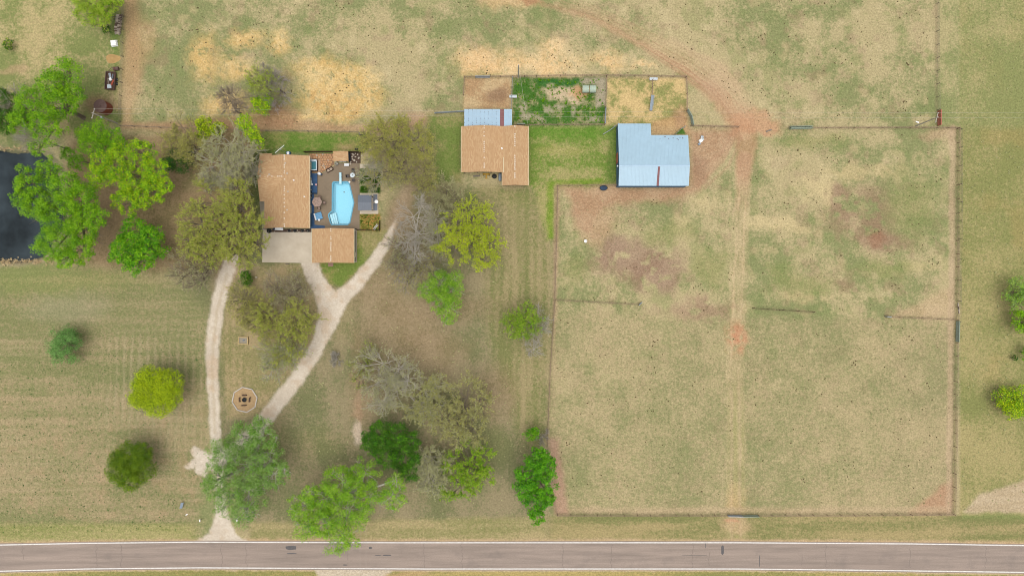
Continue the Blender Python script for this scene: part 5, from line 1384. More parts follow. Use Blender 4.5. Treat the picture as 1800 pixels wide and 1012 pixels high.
for k, u in enumerate((645, 655)):
    a, b_ = site(u, 780), site(u, 1100); wire((a.x, a.y, 7), (b_.x, b_.y, 7.5), ('west' if k == 0 else 'east') + ' one of two thin wires crossing above the road', .5, .012)

# ------------------------------------------------------------------ yard details
p = site(430.5, 702); fpit = thing('fire_pit_ring', 'eight sided fire pit area edged with white boards', 'fire pit', (p.x, p.y, 0))
oct_ = [(2.78 * math.cos(R(45 * k + 100)), 2.78 * math.sin(R(45 * k + 100))) for k in range(8)]
MB().prism(oct_, -.05, .03).build('sand_bed', mat("fire_pit_sand", alb(204, 172, 128), .3, 2, 1.0), fpit)
for k in range(8):
    a, b_ = Vector((*oct_[k], 0)), Vector((*oct_[(k + 1) % 8], 0)); d = b_ - a; mid = (a + b_) / 2
    MB().box((mid.x, mid.y, .12), (d.length + .08, .2, .2), math.atan2(d.y, d.x)).build('edge_board', mat("faded_white_edging", alb(216, 208, 198), .15, 2), fpit)
hr = thing('fire_pit', 'black iron fire bowl in the middle of the eight sided ring', 'fire pit', (p.x, p.y, .03))
MB().lathe([(.3, 0), (.45, .3), (.5, .34), (.42, .34), (.28, .1), (.03, .08)], n=16).build('bowl', M['black'], hr)
for dx, dy, rz, nm in ((0, 1.0, 0, 'north log bench by the fire bowl'), (1.15, 0.05, 1.45, 'east log bench by the fire bowl'), (-1.05, .05, 1.6, 'west log bench by the fire bowl'), (-.1, -1.2, .05, 'south log bench by the fire bowl')):
    t_ = thing('log_bench', nm, 'bench', (p.x + dx, p.y + dy, .03), rz, 'benches round the fire bowl')
    MB().box((0, 0, .42), (1.0, .26, .08)).build('seat', M['dark_wood'], t_)
    for sx in (-.4, .4): MB().tube((sx, 0, 0), (sx, 0, .38), .12, n=8).build('leg', M['dark_wood'], t_)
p = site(428.5, 598); pl_ = thing('raised_planter', 'weathered timber planter box beside the island trees', 'planter', (p.x, p.y, 0), R(-2))
for c_, s_ in (((0, .72, .25), (2.2, .22, .5)), ((0, -.72, .25), (2.2, .22, .5)), ((-1.0, 0, .25), (.22, 1.22, .496)), ((1.0, 0, .25), (.22, 1.22, .496))): MB().box(c_, s_).build('timber', mat("planter_timber", alb(212, 186, 132), .3, 3), pl_)
MB().box((0, 0, .15), (1.78, 1.22, .3)).build('soil', M['walk'], pl_)
MB().box((.1, .05, .33), (.4, .3, .08), .3).build('stone', M['slate'], pl_)
p = site(452, 487.5); hyd = thing('white_hydrant', 'small white yard hydrant south of the concrete driveway', 'hydrant', (p.x, p.y, 0))
MB().tube((0, 0, 0), (0, 0, .95), .07).build('pipe', M['white'], hyd); MB().box((.1, 0, .92), (.3, .1, .1)).build('spout', M['white'], hyd)
p = site(505, 463.5); tag(MB().box((0, 0, .05), (1.0, .14, .1), -.08).build('iron_bar', M['dark_metal']), 'dark iron bar lying at the south driveway edge', 'bar').location = (p.x, p.y, 0)
p = site(322, 886); sg = thing('yard_sign', 'small blue grey sign board standing in the lawn', 'sign', (p.x, p.y, 0), R(75))
MB().box((0, 0, .75), (1.3, .55, .06), rx=.5).build('board', M['grey_tank'], sg)
for sx in (-.5, .5): MB().tube((sx, 0, 0), (sx, 0, .72), .04).build('post', M['white'], sg)
for (u, v, nm) in ((355, 911.5, 'white mailbox on a post west of the driveway mouth'), (420, 911.5, 'white mailbox on a post east of the driveway mouth')):
    p = site(u, v); t_ = thing('mailbox', nm, 'mailbox', (p.x, p.y, 0), 0, 'posts at the driveway mouth')
    MB().tube((0, 0, 0), (0, 0, .95), .05).build('post', M['grey_wood'], t_)
    MB().box((0, 0, 1.05), (.22, .5, .24)).build('box', M['white'], t_, bevel=.04)
p = site(328.5, 903.5); tag(MB().box((0, 0, .08), (.5, .2, .14), .5).build('white_marker', M['white']), 'small white marker lying in the lawn near the sign', 'marker').location = (p.x, p.y, 0)
p = site(1029, 424); bk = thing('feed_tub', 'small white feed tub in the upper west paddock', 'tub', (p.x, p.y, 0))
MB().lathe([(.26, 0), (.34, .38), (.36, .4), (.3, .39), (.24, .06), (.03, .05)], n=16).build('tub', M['white'], bk)
p = site(1612, 215); tag(MB().box((0, 0, .09), (.7, .25, .16), -.3).build('salt_block', M['white']), 'white block on the bare ground by the pole', 'block').location = (p.x, p.y, 0)
p = site(1351, 230); tag(MB().box((0, 0, .1), (1.3, .3, .14), .35).build('timber_beam', M['grey_wood']), 'grey timber lying beside the track near the gates', 'timber').location = (p.x, p.y, 0)
q_ = random.Random(77)
p = site(635, 235.5); tag(MB().box((0, 0, .3), (.9, .5, .6), .1).build('stump_box', M['grey_wood'], bevel=.03), 'grey wooden box at the fence north of the shed', 'box').location = (p.x, p.y, 0)
p = site(628, 262.5); tag(MB().box((0, 0, .25), (.9, .3, .5), 0).build('black_box', M['black'], bevel=.03), 'black box behind the fence by the shed', 'box').location = (p.x, p.y, 0)
for (u, v) in ((1684, 538), (1685, 545)):
    p = site(u, v); tag(MB().box((0, 0, .1), (.25, 1.4, .18), .1).build('white_post', M['stone']), ('north' if v < 540 else 'south') + ' one of two pale posts lying in the grass outside the east fence', 'post', 'pale posts outside the east fence').location = (p.x, p.y, 0)

# ------------------------------------------------------------------ trees
def unit(a): return a / (np.linalg.norm(a, axis=-1, keepdims=True) + 1e-9)
def tubes_np(P0, P1, R0, R1, n):
    N = len(P0); d = unit(P1 - P0)
    ref = np.where(np.abs(d[:, 2:3]) > .9, np.array([[1., 0, 0]]), np.array([[0, 0, 1.]]))
    a = unit(np.cross(d, ref)); b = np.cross(d, a)
    t = 2 * np.pi * np.arange(n) / n
    off = a[:, None] * np.cos(t)[None, :, None] + b[:, None] * np.sin(t)[None, :, None]
    Vt = np.stack([P0[:, None] + off * R0[:, None, None], P1[:, None] + off * R1[:, None, None]], 1).reshape(-1, 3)
    base = (np.arange(N) * 2 * n)[:, None]; i = np.arange(n)[None]; j = (i + 1) % n
    F = np.stack([base + i, base + j, base + n + j, base + n + i], -1).reshape(-1, 4)
    return Vt, F
class Segs:
    def __init__(s): s.a, s.b, s.r, s.q = [], [], [], []
    def add(s, a, b, r0, r1):
        s.a.append(a); s.b.append(b); s.r.append(np.broadcast_to(r0, (len(a),))); s.q.append(np.broadcast_to(r1, (len(a),)))
    def mesh(s, name, m, n):
        Vt, F = tubes_np(np.concatenate(s.a), np.concatenate(s.b), np.concatenate(s.r), np.concatenate(s.q), n)
        return mesh_np(name, Vt, F, m)
def leaves_np(P, Nn, Ax, Ln, Wd):
    Nn = unit(Nn); Ax = unit(Ax - Nn * (Ax * Nn).sum(-1, keepdims=True)); T = np.cross(Nn, Ax)
    L_ = Ln[:, None]; W_ = Wd[:, None]
    Vt = np.stack([P - Ax * L_ * .5, P + T * W_ * .5 + Ax * L_ * .08, P + Ax * L_ * .5, P - T * W_ * .5 + Ax * L_ * .08], 1).reshape(-1, 3)
    return Vt, np.arange(len(P) * 4).reshape(-1, 4)
def spawn(g, P, D, Ln, k, spread, up, t0=.45):
    """k children on every parent branch (start P, direction D, length Ln)"""
    N = len(P); Pp = np.repeat(P, k, 0); Dp = np.repeat(D, k, 0); Lp = np.repeat(Ln, k)
    t = g.uniform(t0, 1, (N * k, 1)); S = Pp + Dp * Lp[:, None] * t
    return S, unit(Dp + g.normal(0, spread, (N * k, 3)) + np.array([0, 0, up]))

def tree(name, label, lobes, h, leaf=None, style='leafy', twig='bark', cat='tree', group=None, leaf2=None, split=.5, dens=1.0, size=1.0, bare=0, trunk_r=None, flat=.8, base=None):
    """lobes: (u, v, radius) in plan units, crown masses as they stand in plan; h: tree height"""
    sd_ = int(abs(lobes[0][0] * 13 + lobes[0][1] * 7)) + 5
    g = np.random.default_rng(sd_)
    Ls = []
    for q in lobes:
        rp = q[2] * MU
        hh = q[3] if len(q) > 3 else h * g.uniform(.86, 1.0)
        zc = max(hh - rp * flat * .95, rp * flat * .55 + .3)
        if style in ('sparse', 'bare', 'round'): rp *= 1.1
        Ls.append((np.array(site(q[0], q[1], zc)), rp * (CAM_H - zc) / CAM_H))
    wts = np.array([r ** 2 for _, r in Ls])
    cen = sum(c * w_ for (c, _), w_ in zip(Ls, wts)) / wts.sum()
    if base is not None: cen[:2] = site(*base).xy
    root = thing(name, label, cat, (cen[0], cen[1], 0), 0, group)
    O = np.array([cen[0], cen[1], 0])
    Rm = math.sqrt((wts.sum()))
    tr_ = trunk_r or max(.06, Rm * .045)
    ztop = max(.25, min(c[2] for c, _ in Ls) * .55)
    S1, S2 = Segs(), Segs()
    kx = g.normal(0, .04 * ztop, 3); kx[2] = 0
    m0 = np.array([[0, 0, -.15]]); m1 = np.array([[kx[0], kx[1], ztop * .5]]); m2 = np.array([[kx[0] * .3, kx[1] * .3, ztop]])
    S1.add(m0, m1, tr_ * 1.25, tr_); S1.add(m1, m2, tr_, tr_ * .8)
    S1.add(m0, m0 + np.array([[0, 0, .5]]), tr_ * 1.7, tr_ * 1.15)
    LV, LC = [], []
    sparse = style in ('sparse', 'bare')
    for c, r in Ls:
        cl = c - O
        b0_ = cl - np.array([0, 0, r * flat * .5])
        mid = (m2[0] + b0_) / 2 + g.normal(0, r * .08, 3)
        S1.add(m2, mid[None], tr_ * .6, tr_ * .42); S1.add(mid[None], b0_[None], tr_ * .42, tr_ * .3)
        ks = ((9, 5, 4, 2) if len(Ls) < 4 else (7, 4, 4, 2)) if sparse else (7, 4, 3, 0)
        if r < 2.2: ks = (7, 5, 4, 2) if sparse else (5, 3, 2, 0)
        lens = (.78, .5, .36, .26) if sparse else (.78, .46, .30, .2)
        rad = (max(.035, tr_ * .26), max(.03, tr_ * .14), .032, .026) if sparse else (max(.03, tr_ * .22), max(.022, tr_ * .11), .016, .012)
        P = b0_[None]; D = np.array([[0, 0, 1.]]); Ln = np.array([r * .02])
        ends = []
        for lv in range(4):
            k = ks[lv]
            if not k: break
            if lv == 0:
                az = np.arange(k) * 2.4 + g.uniform(0, 6); el = g.uniform(.05, 1.25, k)
                D2 = np.stack([np.cos(az) * np.cos(el), np.sin(az) * np.cos(el), np.sin(el) * flat], -1); Sx = np.repeat(P, k, 0)
            else: Sx, D2 = spawn(g, P, D, Ln, k, ((.4, .42, .42, .5) if sparse else (.55, .55, .6, .7))[lv], .12, .3 if lv < 3 else .5)
            L2 = r * lens[lv] * g.uniform(.7, 1.2, len(Sx))
            E_ = Sx + D2 * L2[:, None]
            E_[:, 2] = np.maximum(E_[:, 2], .15)
            km = (Sx + E_) / 2 + g.normal(0, .05, Sx.shape) * L2[:, None]
            tgt = S1 if lv < 2 else S2
            tgt.add(Sx, km, rad[lv], rad[lv] * .75); tgt.add(km, E_, rad[lv] * .75, rad[lv] * .45)
            P, D, Ln = Sx, D2, L2
            if lv >= 2 or r < 2.2: ends.append((Sx, E_))
        if leaf is None: continue
        if sparse:
            a_ = np.concatenate([e[0] for e in ends]); b_ = np.concatenate([e[1] for e in ends])
            n = int(240 * r * r * dens)
            i = g.integers(0, len(a_), n); t = g.uniform(.35, 1.1, (n, 1))
            Pn = a_[i] + (b_[i] - a_[i]) * t + g.normal(0, .10, (n, 3))
            nrm = g.normal(0, .7, (n, 3)) + np.array([0, 0, 1.0])
            ln = g.uniform(.12, .23, n) * size; wd = ln * g.uniform(.5, .9, n)
        else:
            K = int(14 + r * 5.5)
            i = np.arange(K) + .5; ph = i * 2.39996; cz = 1 - 1.45 * i / K
            sz = np.sqrt(np.clip(1 - cz * cz, 0, 1))
            dd = np.stack([np.cos(ph) * sz, np.sin(ph) * sz, cz], -1) + g.normal(0, .16, (K, 3)); dd = unit(dd)
            rs = r * g.uniform(.17, .34, K) * (1.0 if r > 3 else 1.3)
            if style == 'round': rs = r * g.uniform(.3, .4, K)
            sc = cl + dd * (r * (g.uniform(.45, .95, (K, 1)) if style != 'round' else g.uniform(.62, .76, (K, 1)))) * np.array([1, 1, flat])
            n = int(315 * r * r * dens / size ** 1.6)
            j = g.choice(K, n, p=rs ** 2 / (rs ** 2).sum())
            dl = unit(g.normal(0, 1, (n, 3)) + np.array([0, 0, .35]) + dd[j] * .45)
            rho = rs[j] * (1 - .62 * g.random(n) ** 1.4) * (1 + .22 * np.sin(dl[:, 0] * 5 + j) * np.sin(dl[:, 1] * 6 + j * 2))
            Pn = sc[j] + dl * rho[:, None] * np.array([1, 1, .85])
            Pn[:, 2] = np.maximum(Pn[:, 2], .12)
            nrm = dl * .9 + g.normal(0, .55, (n, 3)) + np.array([0, 0, .55])
            ln = g.uniform(.17, .33, n) * size; wd = ln * g.uniform(.45, .8, n)
            if style == 'willow': ln *= 1.7; wd *= .5
            if style == 'spray': ln *= 1.9; wd *= .45
        ax = g.normal(0, 1, (n, 3))
        if style == 'willow': ax = unit(Pn - cl) * np.array([1, 1, .2]) + g.normal(0, .45, (n, 3)) + np.array([0, 0, -.3])
        if style == 'spray': ax = unit(Pn - cl) * np.array([1, 1, .3]) + g.normal(0, .25, (n, 3))
        kp = (Pn[:, 2] > cl[2] - .1 * r) | (g.random(n) < .5)          # thinner foliage in the shaded lower half
        LV.append((Pn[kp], nrm[kp], ax[kp], ln[kp], wd[kp]))
    tw = M[twig]
    link('trunk', S1.mesh('trunk', M['bark'] if twig not in ('bark_pale', 'twig_grey') else M[twig], 5), root)
    if S2.a: tag(link('twigs', S2.mesh('twigs', tw, 3), root), kind='stuff')
    if LV:
        args = [np.concatenate([q[i] for q in LV]) for i in range(5)]
        if leaf2:
            sel = g.random(len(args[0])) < split
            for nm, ss, lf in (('crown', ~sel, leaf), ('crown', sel, leaf2)):
                if ss.sum() > 3:
                    Vt, F = leaves_np(*[a[ss] for a in args]); tag(link(nm, mesh_np(nm, Vt, F, L[lf]), root), kind='stuff')
        else:
            Vt, F = leaves_np(*args); tag(link('crown', mesh_np('crown', Vt, F, L[leaf]), root), kind='stuff')
    return root

# --- tree belt round the pond
tree('broadleaf_tree', 'tall bright green tree north of the pond with several lobes', [(92, 150, 30), (118, 128, 26), (60, 185, 34), (105, 185, 34), (40, 212, 26), (85, 225, 30), (130, 165, 22), (65, 262, 14)], 15, 'bright', leaf2='mid', split=.35)
tree('broadleaf_tree', 'bright green tree just south of the utility pole', [(172, 232, 22), (196, 242, 20), (160, 252, 22), (182, 262, 16), (208, 255, 16), (150, 238, 18)], 9, 'bright', leaf2='mid', split=.4)
tree('broadleaf_tree', 'spreading bright green tree in the middle of the pond belt', [(250, 268, 28), (275, 300, 26), (235, 315, 34), (195, 300, 28), (270, 335, 26), (225, 355, 26), (180, 285, 22), (250, 350, 20), (172, 312, 20), (208, 272, 20), (292, 328, 16)], 13, 'bright', leaf2='lime', split=.25)
tree('broadleaf_tree', 'biggest bright green tree overhanging the east shore of the pond', [(50, 320, 28), (85, 300, 24), (70, 360, 34), (118, 330, 34), (150, 350, 32), (105, 385, 40), (150, 400, 36), (95, 430, 32), (140, 440, 28), (170, 385, 22), (115, 455, 18), (40, 345, 20)], 16, 'bright', leaf2='mid', split=.25)
tree('broadleaf_tree', 'rounded deeper green tree southeast of the pond belt', [(240, 415, 34), (222, 440, 32), (262, 440, 32), (240, 460, 24), (270, 415, 20)], 11, 'vivid', leaf2='bright', split=.35, size=1.25)
tree('dark_tree', 'dark green tree cut by the west edge above the pond', [(2, 175, 26), (-20, 200, 34), (12, 215, 22)], 11, 'deep')
tree('dead_tree', 'pale dead tree with bare branches in front of the dark tree', [(20, 180, 24)], 10, None, 'bare', 'bark_pale')
tree('dead_tree', 'pale dead tree with bare branches at the north pond shore', [(62, 244, 26)], 14, None, 'bare', 'bark_pale')
tree('dark_tree', 'small dark tree over the north shore of the pond', [(135, 285, 16), (120, 270, 14)], 7, 'mid')
tree('broadleaf_tree', 'olive green tree at the top edge by the firewood stack', [(165, 8, 26), (150, 25, 18), (190, 12, 22), (178, 35, 18), (140, -5, 20), (205, -5, 18)], 9, 'olivegreen', leaf2='bright', split=.35, size=.85)
tree('bush', 'small deep green bush just below the top edge tree', [(186, 52, 8)], 2.5, 'deep', cat='bush')
tree('bush', 'small dark green bush near the top left corner', [(14, 79, 10)], 2.5, 'deep', cat='bush', leaf2='olivegreen', split=.3)
# --- trees round the house, west side
tree('budding_tree', 'olive grey half bare tree at the northwest of the house trees', [(325, 235, 26), (310, 255, 24), (340, 262, 24)], 10, 'olive', 'sparse', 'twig_olive', dens=1.2)
tree('cedar_tree', 'dark green cedar below the olive grey tree', [(315, 283, 24), (328, 272, 14), (300, 290, 14)], 7, 'cedar', leaf2='deep', split=.4, size=.8)
tree('yellow_tree', 'yellow green tree top between the olive tree and the fence', [(365, 222, 18), (358, 235, 14), (384, 228, 14), (352, 218, 10)], 9, 'darklime', leaf2='lime', split=.55)
tree('budding_tree', 'big grey green half bare tree northwest of the house', [(400, 250, 34), (425, 265, 28), (385, 285, 30), (415, 300, 28)], 12, 'sage', 'sparse', 'twig_grey', dens=.9)
tree('lime_tree', 'bright lime green tree at the fence above the house corner', [(430, 214, 16), (443, 232, 16), (452, 248, 13), (425, 222, 8)], 11, 'bright', leaf2='lime', split=.4)
tree('budding_tree', 'largest olive yellow budding tree overhanging the west drive', [(375, 360, 36), (420, 365, 34), (350, 395, 36), (395, 405, 42), (435, 405, 32), (365, 435, 34), (415, 440, 30), (335, 425, 24), (450, 430, 22), (415, 335, 20)], 14, 'olive', 'sparse', 'twig_olive', dens=1.5, leaf2='olivegreen', split=.35)
tree('bare_tree', 'grey brown bare tree left of the west drive', [(335, 470, 30), (355, 490, 24), (320, 485, 22), (365, 465, 20)], 9, 'sage', 'sparse', 'twig_brown', dens=.25)
tree('cedar_tree', 'small round dark green cedar at the top of the drive island', [(432.5, 490, 12), (432, 484, 9), (434, 497, 9)], 3.6, 'deep', leaf2='mid', split=.3, size=.7)
# --- top pasture trees
tree('bare_tree', 'small dark bare tree on the straw in the top pasture', [(410, 172, 24), (396, 165, 16), (420, 190, 12)], 8, None, 'bare', 'twig_brown', base=(424, 200))
tree('budding_tree', 'thin yellow green tree above the bright clump in the top pasture', [(452, 140, 20), (468, 150, 18)], 9, 'olivegreen', 'sparse', 'twig_olive', dens=1.2)
tree('lime_tree', 'bright lime clump in the straw of the top pasture', [(462, 185, 19), (450, 180, 10), (472, 178, 10)], 6, 'bright', leaf2='lime', split=.3)
tree('bare_tree', 'mauve grey bare tree right of the bright clump in the top pasture', [(490, 165, 22), (484, 140, 18), (465, 125, 12)], 8, None, 'bare', 'twig_violet')
# --- drive island
tree('budding_tree', 'olive yellow thin tree on the west side of the drive island', [(440, 540, 30), (425, 525, 22), (450, 570, 24)], 8, 'olive', 'sparse', 'twig_olive', dens=.9)
tree('bare_tree', 'grey brown half bare tree at the north of the drive island', [(505, 520, 30), (525, 505, 22), (485, 505, 22)], 9, 'sage', 'sparse', 'twig_brown', dens=.3)
tree('budding_tree', 'widest olive tree in the centre of the drive island', [(490, 570, 34), (525, 575, 28), (510, 600, 30), (470, 555, 24), (540, 560, 18)], 10, 'olive', 'sparse', 'twig_olive', dens=1.4, leaf2='olivegreen', split=.3)
tree('budding_tree', 'grey green thin tree at the south of the drive island', [(490, 620, 28), (480, 645, 20), (515, 625, 22)], 8, 'sage', 'sparse', 'twig_grey', dens=.8, leaf2='olivegreen', split=.3)
# --- between the pool and the outbuilding
tree('budding_tree', 'olive yellow tree behind the garden walk', [(670, 240, 28), (700, 240, 28), (730, 245, 26), (650, 245, 18), (740, 265, 18)], 9, 'olive', 'sparse', 'twig_olive', dens=2.0)
tree('bare_tree', 'dense brown grey bare tree beside the pavilion lawn', [(690, 270, 30), (715, 285, 26), (680, 300, 30), (715, 310, 24)], 9, 'olive', 'sparse', 'twig_brown', dens=.5)
tree('bare_tree', 'pale grey thin tree hanging over the garden walk', [(656, 312, 22), (660, 295, 14)], 6, 'sage', 'sparse', 'twig_grey', dens=.9)
tree('bare_tree', 'long grey bare tree along the upper gravel drive', [(725, 380, 26), (735, 410, 26), (715, 425, 22), (740, 360, 16), (728, 445, 16)], 9, None, 'bare', 'twig_grey')
tree('bare_tree', 'thin brown bare tree just east of the upper drive end', [(700, 435, 22), (712, 452, 18), (695, 462, 16)], 7, 'sage', 'sparse', 'twig_brown', dens=.4)
tree('bare_tree', 'wispy grey tree between the long bare tree and the yellow green tree', [(765, 385, 20), (760, 410, 20), (770, 430, 16)], 7, 'sage', 'sparse', 'twig_grey', dens=.6)
tree('budding_tree', 'wispy olive tree at the far east of the pavilion trees', [(745, 300, 20), (752, 322, 18), (740, 330, 14)], 7, 'olive', 'sparse', 'twig_olive', dens=.8)
tree('budding_tree', 'wispy olive sapling on the west edge of the big bare tree', [(640, 640, 18), (634, 665, 16), (648, 615, 14)], 6, 'olivegreen', 'sparse', 'twig_olive', dens=.5)
tree('budding_tree', 'thin green grey tree at the northeast edge of the house belt', [(440, 285, 18), (445, 305, 16), (432, 322, 16)], 6, 'sage', 'sparse', 'twig_grey', dens=.6)
tree('budding_tree', 'small grey green tree at the south of the large grey green one', [(385, 312, 22), (405, 322, 18), (370, 320, 16)], 7, 'sage', 'sparse', 'twig_grey', dens=.7)
tree('budding_tree', 'small grey green thin tree southwest of the outbuilding', [(785, 335, 22), (770, 352, 18), (800, 350, 14)], 7, 'sage', 'sparse', 'twig_olive', dens=.9)
tree('yellow_tree', 'yellow green budding tree south of the outbuilding', [(820, 385, 26), (850, 385, 24), (800, 405, 24), (835, 420, 28), (860, 430, 22), (800, 440, 20), (850, 460, 18), (775, 435, 12)], 10, 'olive', 'sparse', 'twig_olive', leaf2='lime', split=.65, dens=2.2)
tree('bare_tree', 'mauve brown bare tree beside the green tree and the drive', [(735, 470, 26), (760, 462, 20), (705, 470, 22), (715, 495, 18)], 8, 'olive', 'sparse', 'twig_violet', dens=.25)
tree('spring_tree', 'fresh green tree in the middle of the yard', [(775, 495, 26), (795, 510, 24), (755, 510, 22), (790, 540, 22), (775, 525, 26), (800, 490, 16), (785, 562, 12)], 9, 'spring', 'willow', 'twig_grey', leaf2='mid', split=.4, dens=.75)
tree('bush', 'low grey bare bush east of the drive fork', [(591, 632, 11), (589, 624, 8)], 1.6, None, 'bare', 'twig_grey', cat='bush')
# --- south clump
tree('bare_tree', 'large grey bare tree at the north of the south clump', [(670, 640, 32), (700, 650, 30), (660, 675, 30), (695, 690, 32), (675, 710, 22), (715, 670, 20)], 11, 'sage', 'sparse', 'twig_grey', dens=.5)
tree('budding_tree', 'pale sage tree between the bare tree and the dark evergreen', [(745, 690, 26), (765, 680, 22), (735, 715, 26), (755, 725, 22)], 9, 'sage', 'sparse', 'twig_grey', dens=1.8, leaf2='olive', split=.4)
tree('budding_tree', 'thin olive grey tree at the east of the south clump', [(820, 700, 32), (845, 715, 26), (800, 750, 30), (830, 755, 26), (785, 735, 20)], 10, 'sage', 'sparse', 'twig_olive', dens=1.0, leaf2='olive', split=.5)
tree('dark_tree', 'dense dark green tree in the south clump', [(665, 765, 28), (695, 768, 28), (722, 775, 20), (680, 800, 26), (710, 805, 28), (715, 830, 20), (650, 780, 18)], 11, 'deep', leaf2='vivid', split=.22, dens=1.1)
tree('broadleaf_tree', 'biggest fresh green tree overhanging the road', [(600, 850, 38), (640, 835, 32), (570, 880, 34), (610, 900, 40), (650, 875, 28), (690, 870, 26), (535, 890, 28), (540, 925, 24), (600, 945, 32), (570, 920, 26), (545, 865, 16), (695, 845, 16)], 14, 'spring', 'willow', 'twig_grey', leaf2='bright', split=.55, dens=.85)
tree('bare_tree', 'grey beige bare tree below the dark evergreen', [(755, 805, 26), (775, 830, 28), (760, 850, 22), (750, 825, 18)], 9, 'sage', 'sparse', 'twig_grey', dens=1.3)
tree('lime_tree', 'yellow green tree at the southeast of the south clump', [(825, 810, 30), (838, 835, 26), (810, 855, 24), (800, 815, 20)], 9, 'olivegreen', 'sparse', 'twig_olive', leaf2='bright', split=.6, dens=2.3)
tree('willow_tree', 'soft green feathery tree over the driveway mouth', [(430, 770, 34), (460, 760, 26), (395, 800, 32), (470, 800, 34), (430, 820, 44), (385, 845, 32), (480, 835, 28), (440, 865, 34), (400, 880, 28), (430, 900, 24), (368, 850, 16), (455, 740, 12), (500, 825, 12)], 13, 'willow', 'willow', 'twig_grey', leaf2='mid', split=.3, dens=.8)
# --- west lawn singles
tree('juniper_tree', 'small blue green round tree alone in the west lawn', [(115, 606, 33, 6.0), (115, 603, 22, 8.0), (122, 590, 16, 5), (104, 618, 16, 5)], 8, 'bluegreen', 'spray', 'bark', dens=.8, size=.8)
tree('lime_tree', 'round yellow green tree alone in the west lawn', [(275, 680, 34), (255, 690, 28), (298, 672, 24), (280, 705, 28), (262, 665, 22), (300, 695, 22), (245, 700, 16)], 9.5, 'lime', 'round', leaf2='darklime', split=.3, size=.85)
tree('broadleaf_tree', 'round darker olive green tree alone in the lower west lawn', [(232, 805, 30), (215, 825, 26), (248, 825, 26), (230, 840, 22), (210, 808, 18), (250, 795, 18)], 9, 'darklime', 'round', leaf2='deep', split=.15, size=.85)
# --- along the paddock fence
tree('broadleaf_tree', 'dense vivid green tree at the southwest paddock corner', [(945, 810, 24), (962, 815, 18), (930, 835, 26), (955, 850, 26), (925, 855, 22), (945, 880, 26), (965, 875, 14), (945, 905, 16), (950, 795, 10)], 12, 'vivid', size=1.3, dens=1.1)
tree('bush', 'small bright green clump by the west paddock fence', [(934, 762, 13), (940, 758, 9)], 5, 'vivid', leaf2='bright', split=.3, cat='bush')
tree('dead_bush', 'small pale bare bush touching the west paddock fence', [(955, 768, 12)], 3.5, None, 'bare', 'bark_pale', cat='bush')
tree('lime_tree', 'bright yellow green half of the pair at the paddock fence', [(920, 560, 24), (910, 578, 18), (935, 570, 16)], 8, 'olivegreen', 'sparse', 'twig_olive', leaf2='bright', split=.6, dens=2.2)
tree('bare_tree', 'pale grey bare half of the pair at the paddock fence', [(945, 560, 20), (930, 590, 22), (955, 575, 14), (938, 615, 14)], 7, None, 'bare', 'twig_grey')
# --- east edge
tree('spring_tree', 'soft green tree on the east edge, uppermost there', [(1785, 512, 24), (1808, 520, 24), (1795, 532, 20)], 5.5, 'spring', 'willow', leaf2='willow', split=.5, dens=.8)
tree('broadleaf_tree', 'bright green tree cut by the east edge', [(1792, 562, 18), (1810, 570, 20)], 5.5, 'bright')
tree('lime_tree', 'lime green tree near the lower east edge', [(1768, 700, 24), (1790, 706, 27), (1780, 720, 18)], 5.5, 'lime', leaf2='bright', split=.5, dens=.8)
tree('bush', 'tiny dark green bush in the east strip', [(1783, 629, 5)], 1.6, 'deep', cat='bush')
tree('broadleaf_tree', 'green tree tip at the east edge between bush and lime tree', [(1808, 620, 13)], 4, 'mid')

# ------------------------------------------------------------------ dung, weeds, leaf litter
def in_poly(u, v, pts):
    c = False
    for (x0, y0), (x1, y1) in zip(pts, pts[1:] + pts[:1]):
        if (y0 > v) != (y1 > v) and u < (x1 - x0) * (v - y0) / (y1 - y0) + x0: c = not c
    return c
PAST = [[(225, 0), (1640, 0), (1642, 215), (1330, 215), (1220, 130), (820, 130), (760, 195), (620, 225), (225, 215)],
        [(990, 360), (1080, 345), (1230, 335), (1290, 300), (1290, 890), (985, 890), (972, 770), (982, 530)],
        [(1325, 235), (1670, 235), (1668, 885), (1310, 885)]]
NOGO = [(1060, 60, 260, 30)]
q_ = random.Random(99)
spots = []
wq = [.46, .27, .27]
while len(spots) < 1000:
    pg = PAST[q_.choices(range(3), wq)[0]]
    u, v = q_.uniform(220, 1680), q_.uniform(0, 895)
    if not in_poly(u, v, pg): continue
    if 380 < u < 500 and 120 < v < 200: continue
    spots.append((u, v))
    if q_.random() < .15:
        for _ in range(q_.randint(1, 3)): spots.append((u + q_.gauss(0, 7), v + q_.gauss(0, 5)))
spots = spots[:1000]
def pat_mesh(seed):
    g = random.Random(seed); k = 8; mb = MB()
    for t, z in ((1, -.01), (.8, .05), (.35, .08)):
        for j in range(k):
            a = 2 * math.pi * j / k; r_ = t * g.uniform(.7, 1.15); mb.v.append((math.cos(a) * r_, math.sin(a) * r_ * .75, z))
    for i in range(2):
        for j in range(k): mb.f.append((i * k + j, i * k + (j + 1) % k, (i + 1) * k + (j + 1) % k, (i + 1) * k + j))
    mb.f.append(tuple(2 * k + j for j in range(k)))
    return mb.mesh('dung_pile', M['dung'])
PM = [pat_mesh(i) for i in range(6)]
def dung_words(u, v):
    where = 'top pasture' if in_poly(u, v, PAST[0]) else ('west' if u < 1300 else 'east') + (' upper' if v < 548 else ' lower') + ' paddock'
    return 'dark brown dung pile lying in the grazed ' + where, 'dung', 'dung piles in the ' + where
sizes = sorted([q_.uniform(.08, .19) * (1.2 if q_.random() < .1 else 1) for _ in spots], reverse=True)
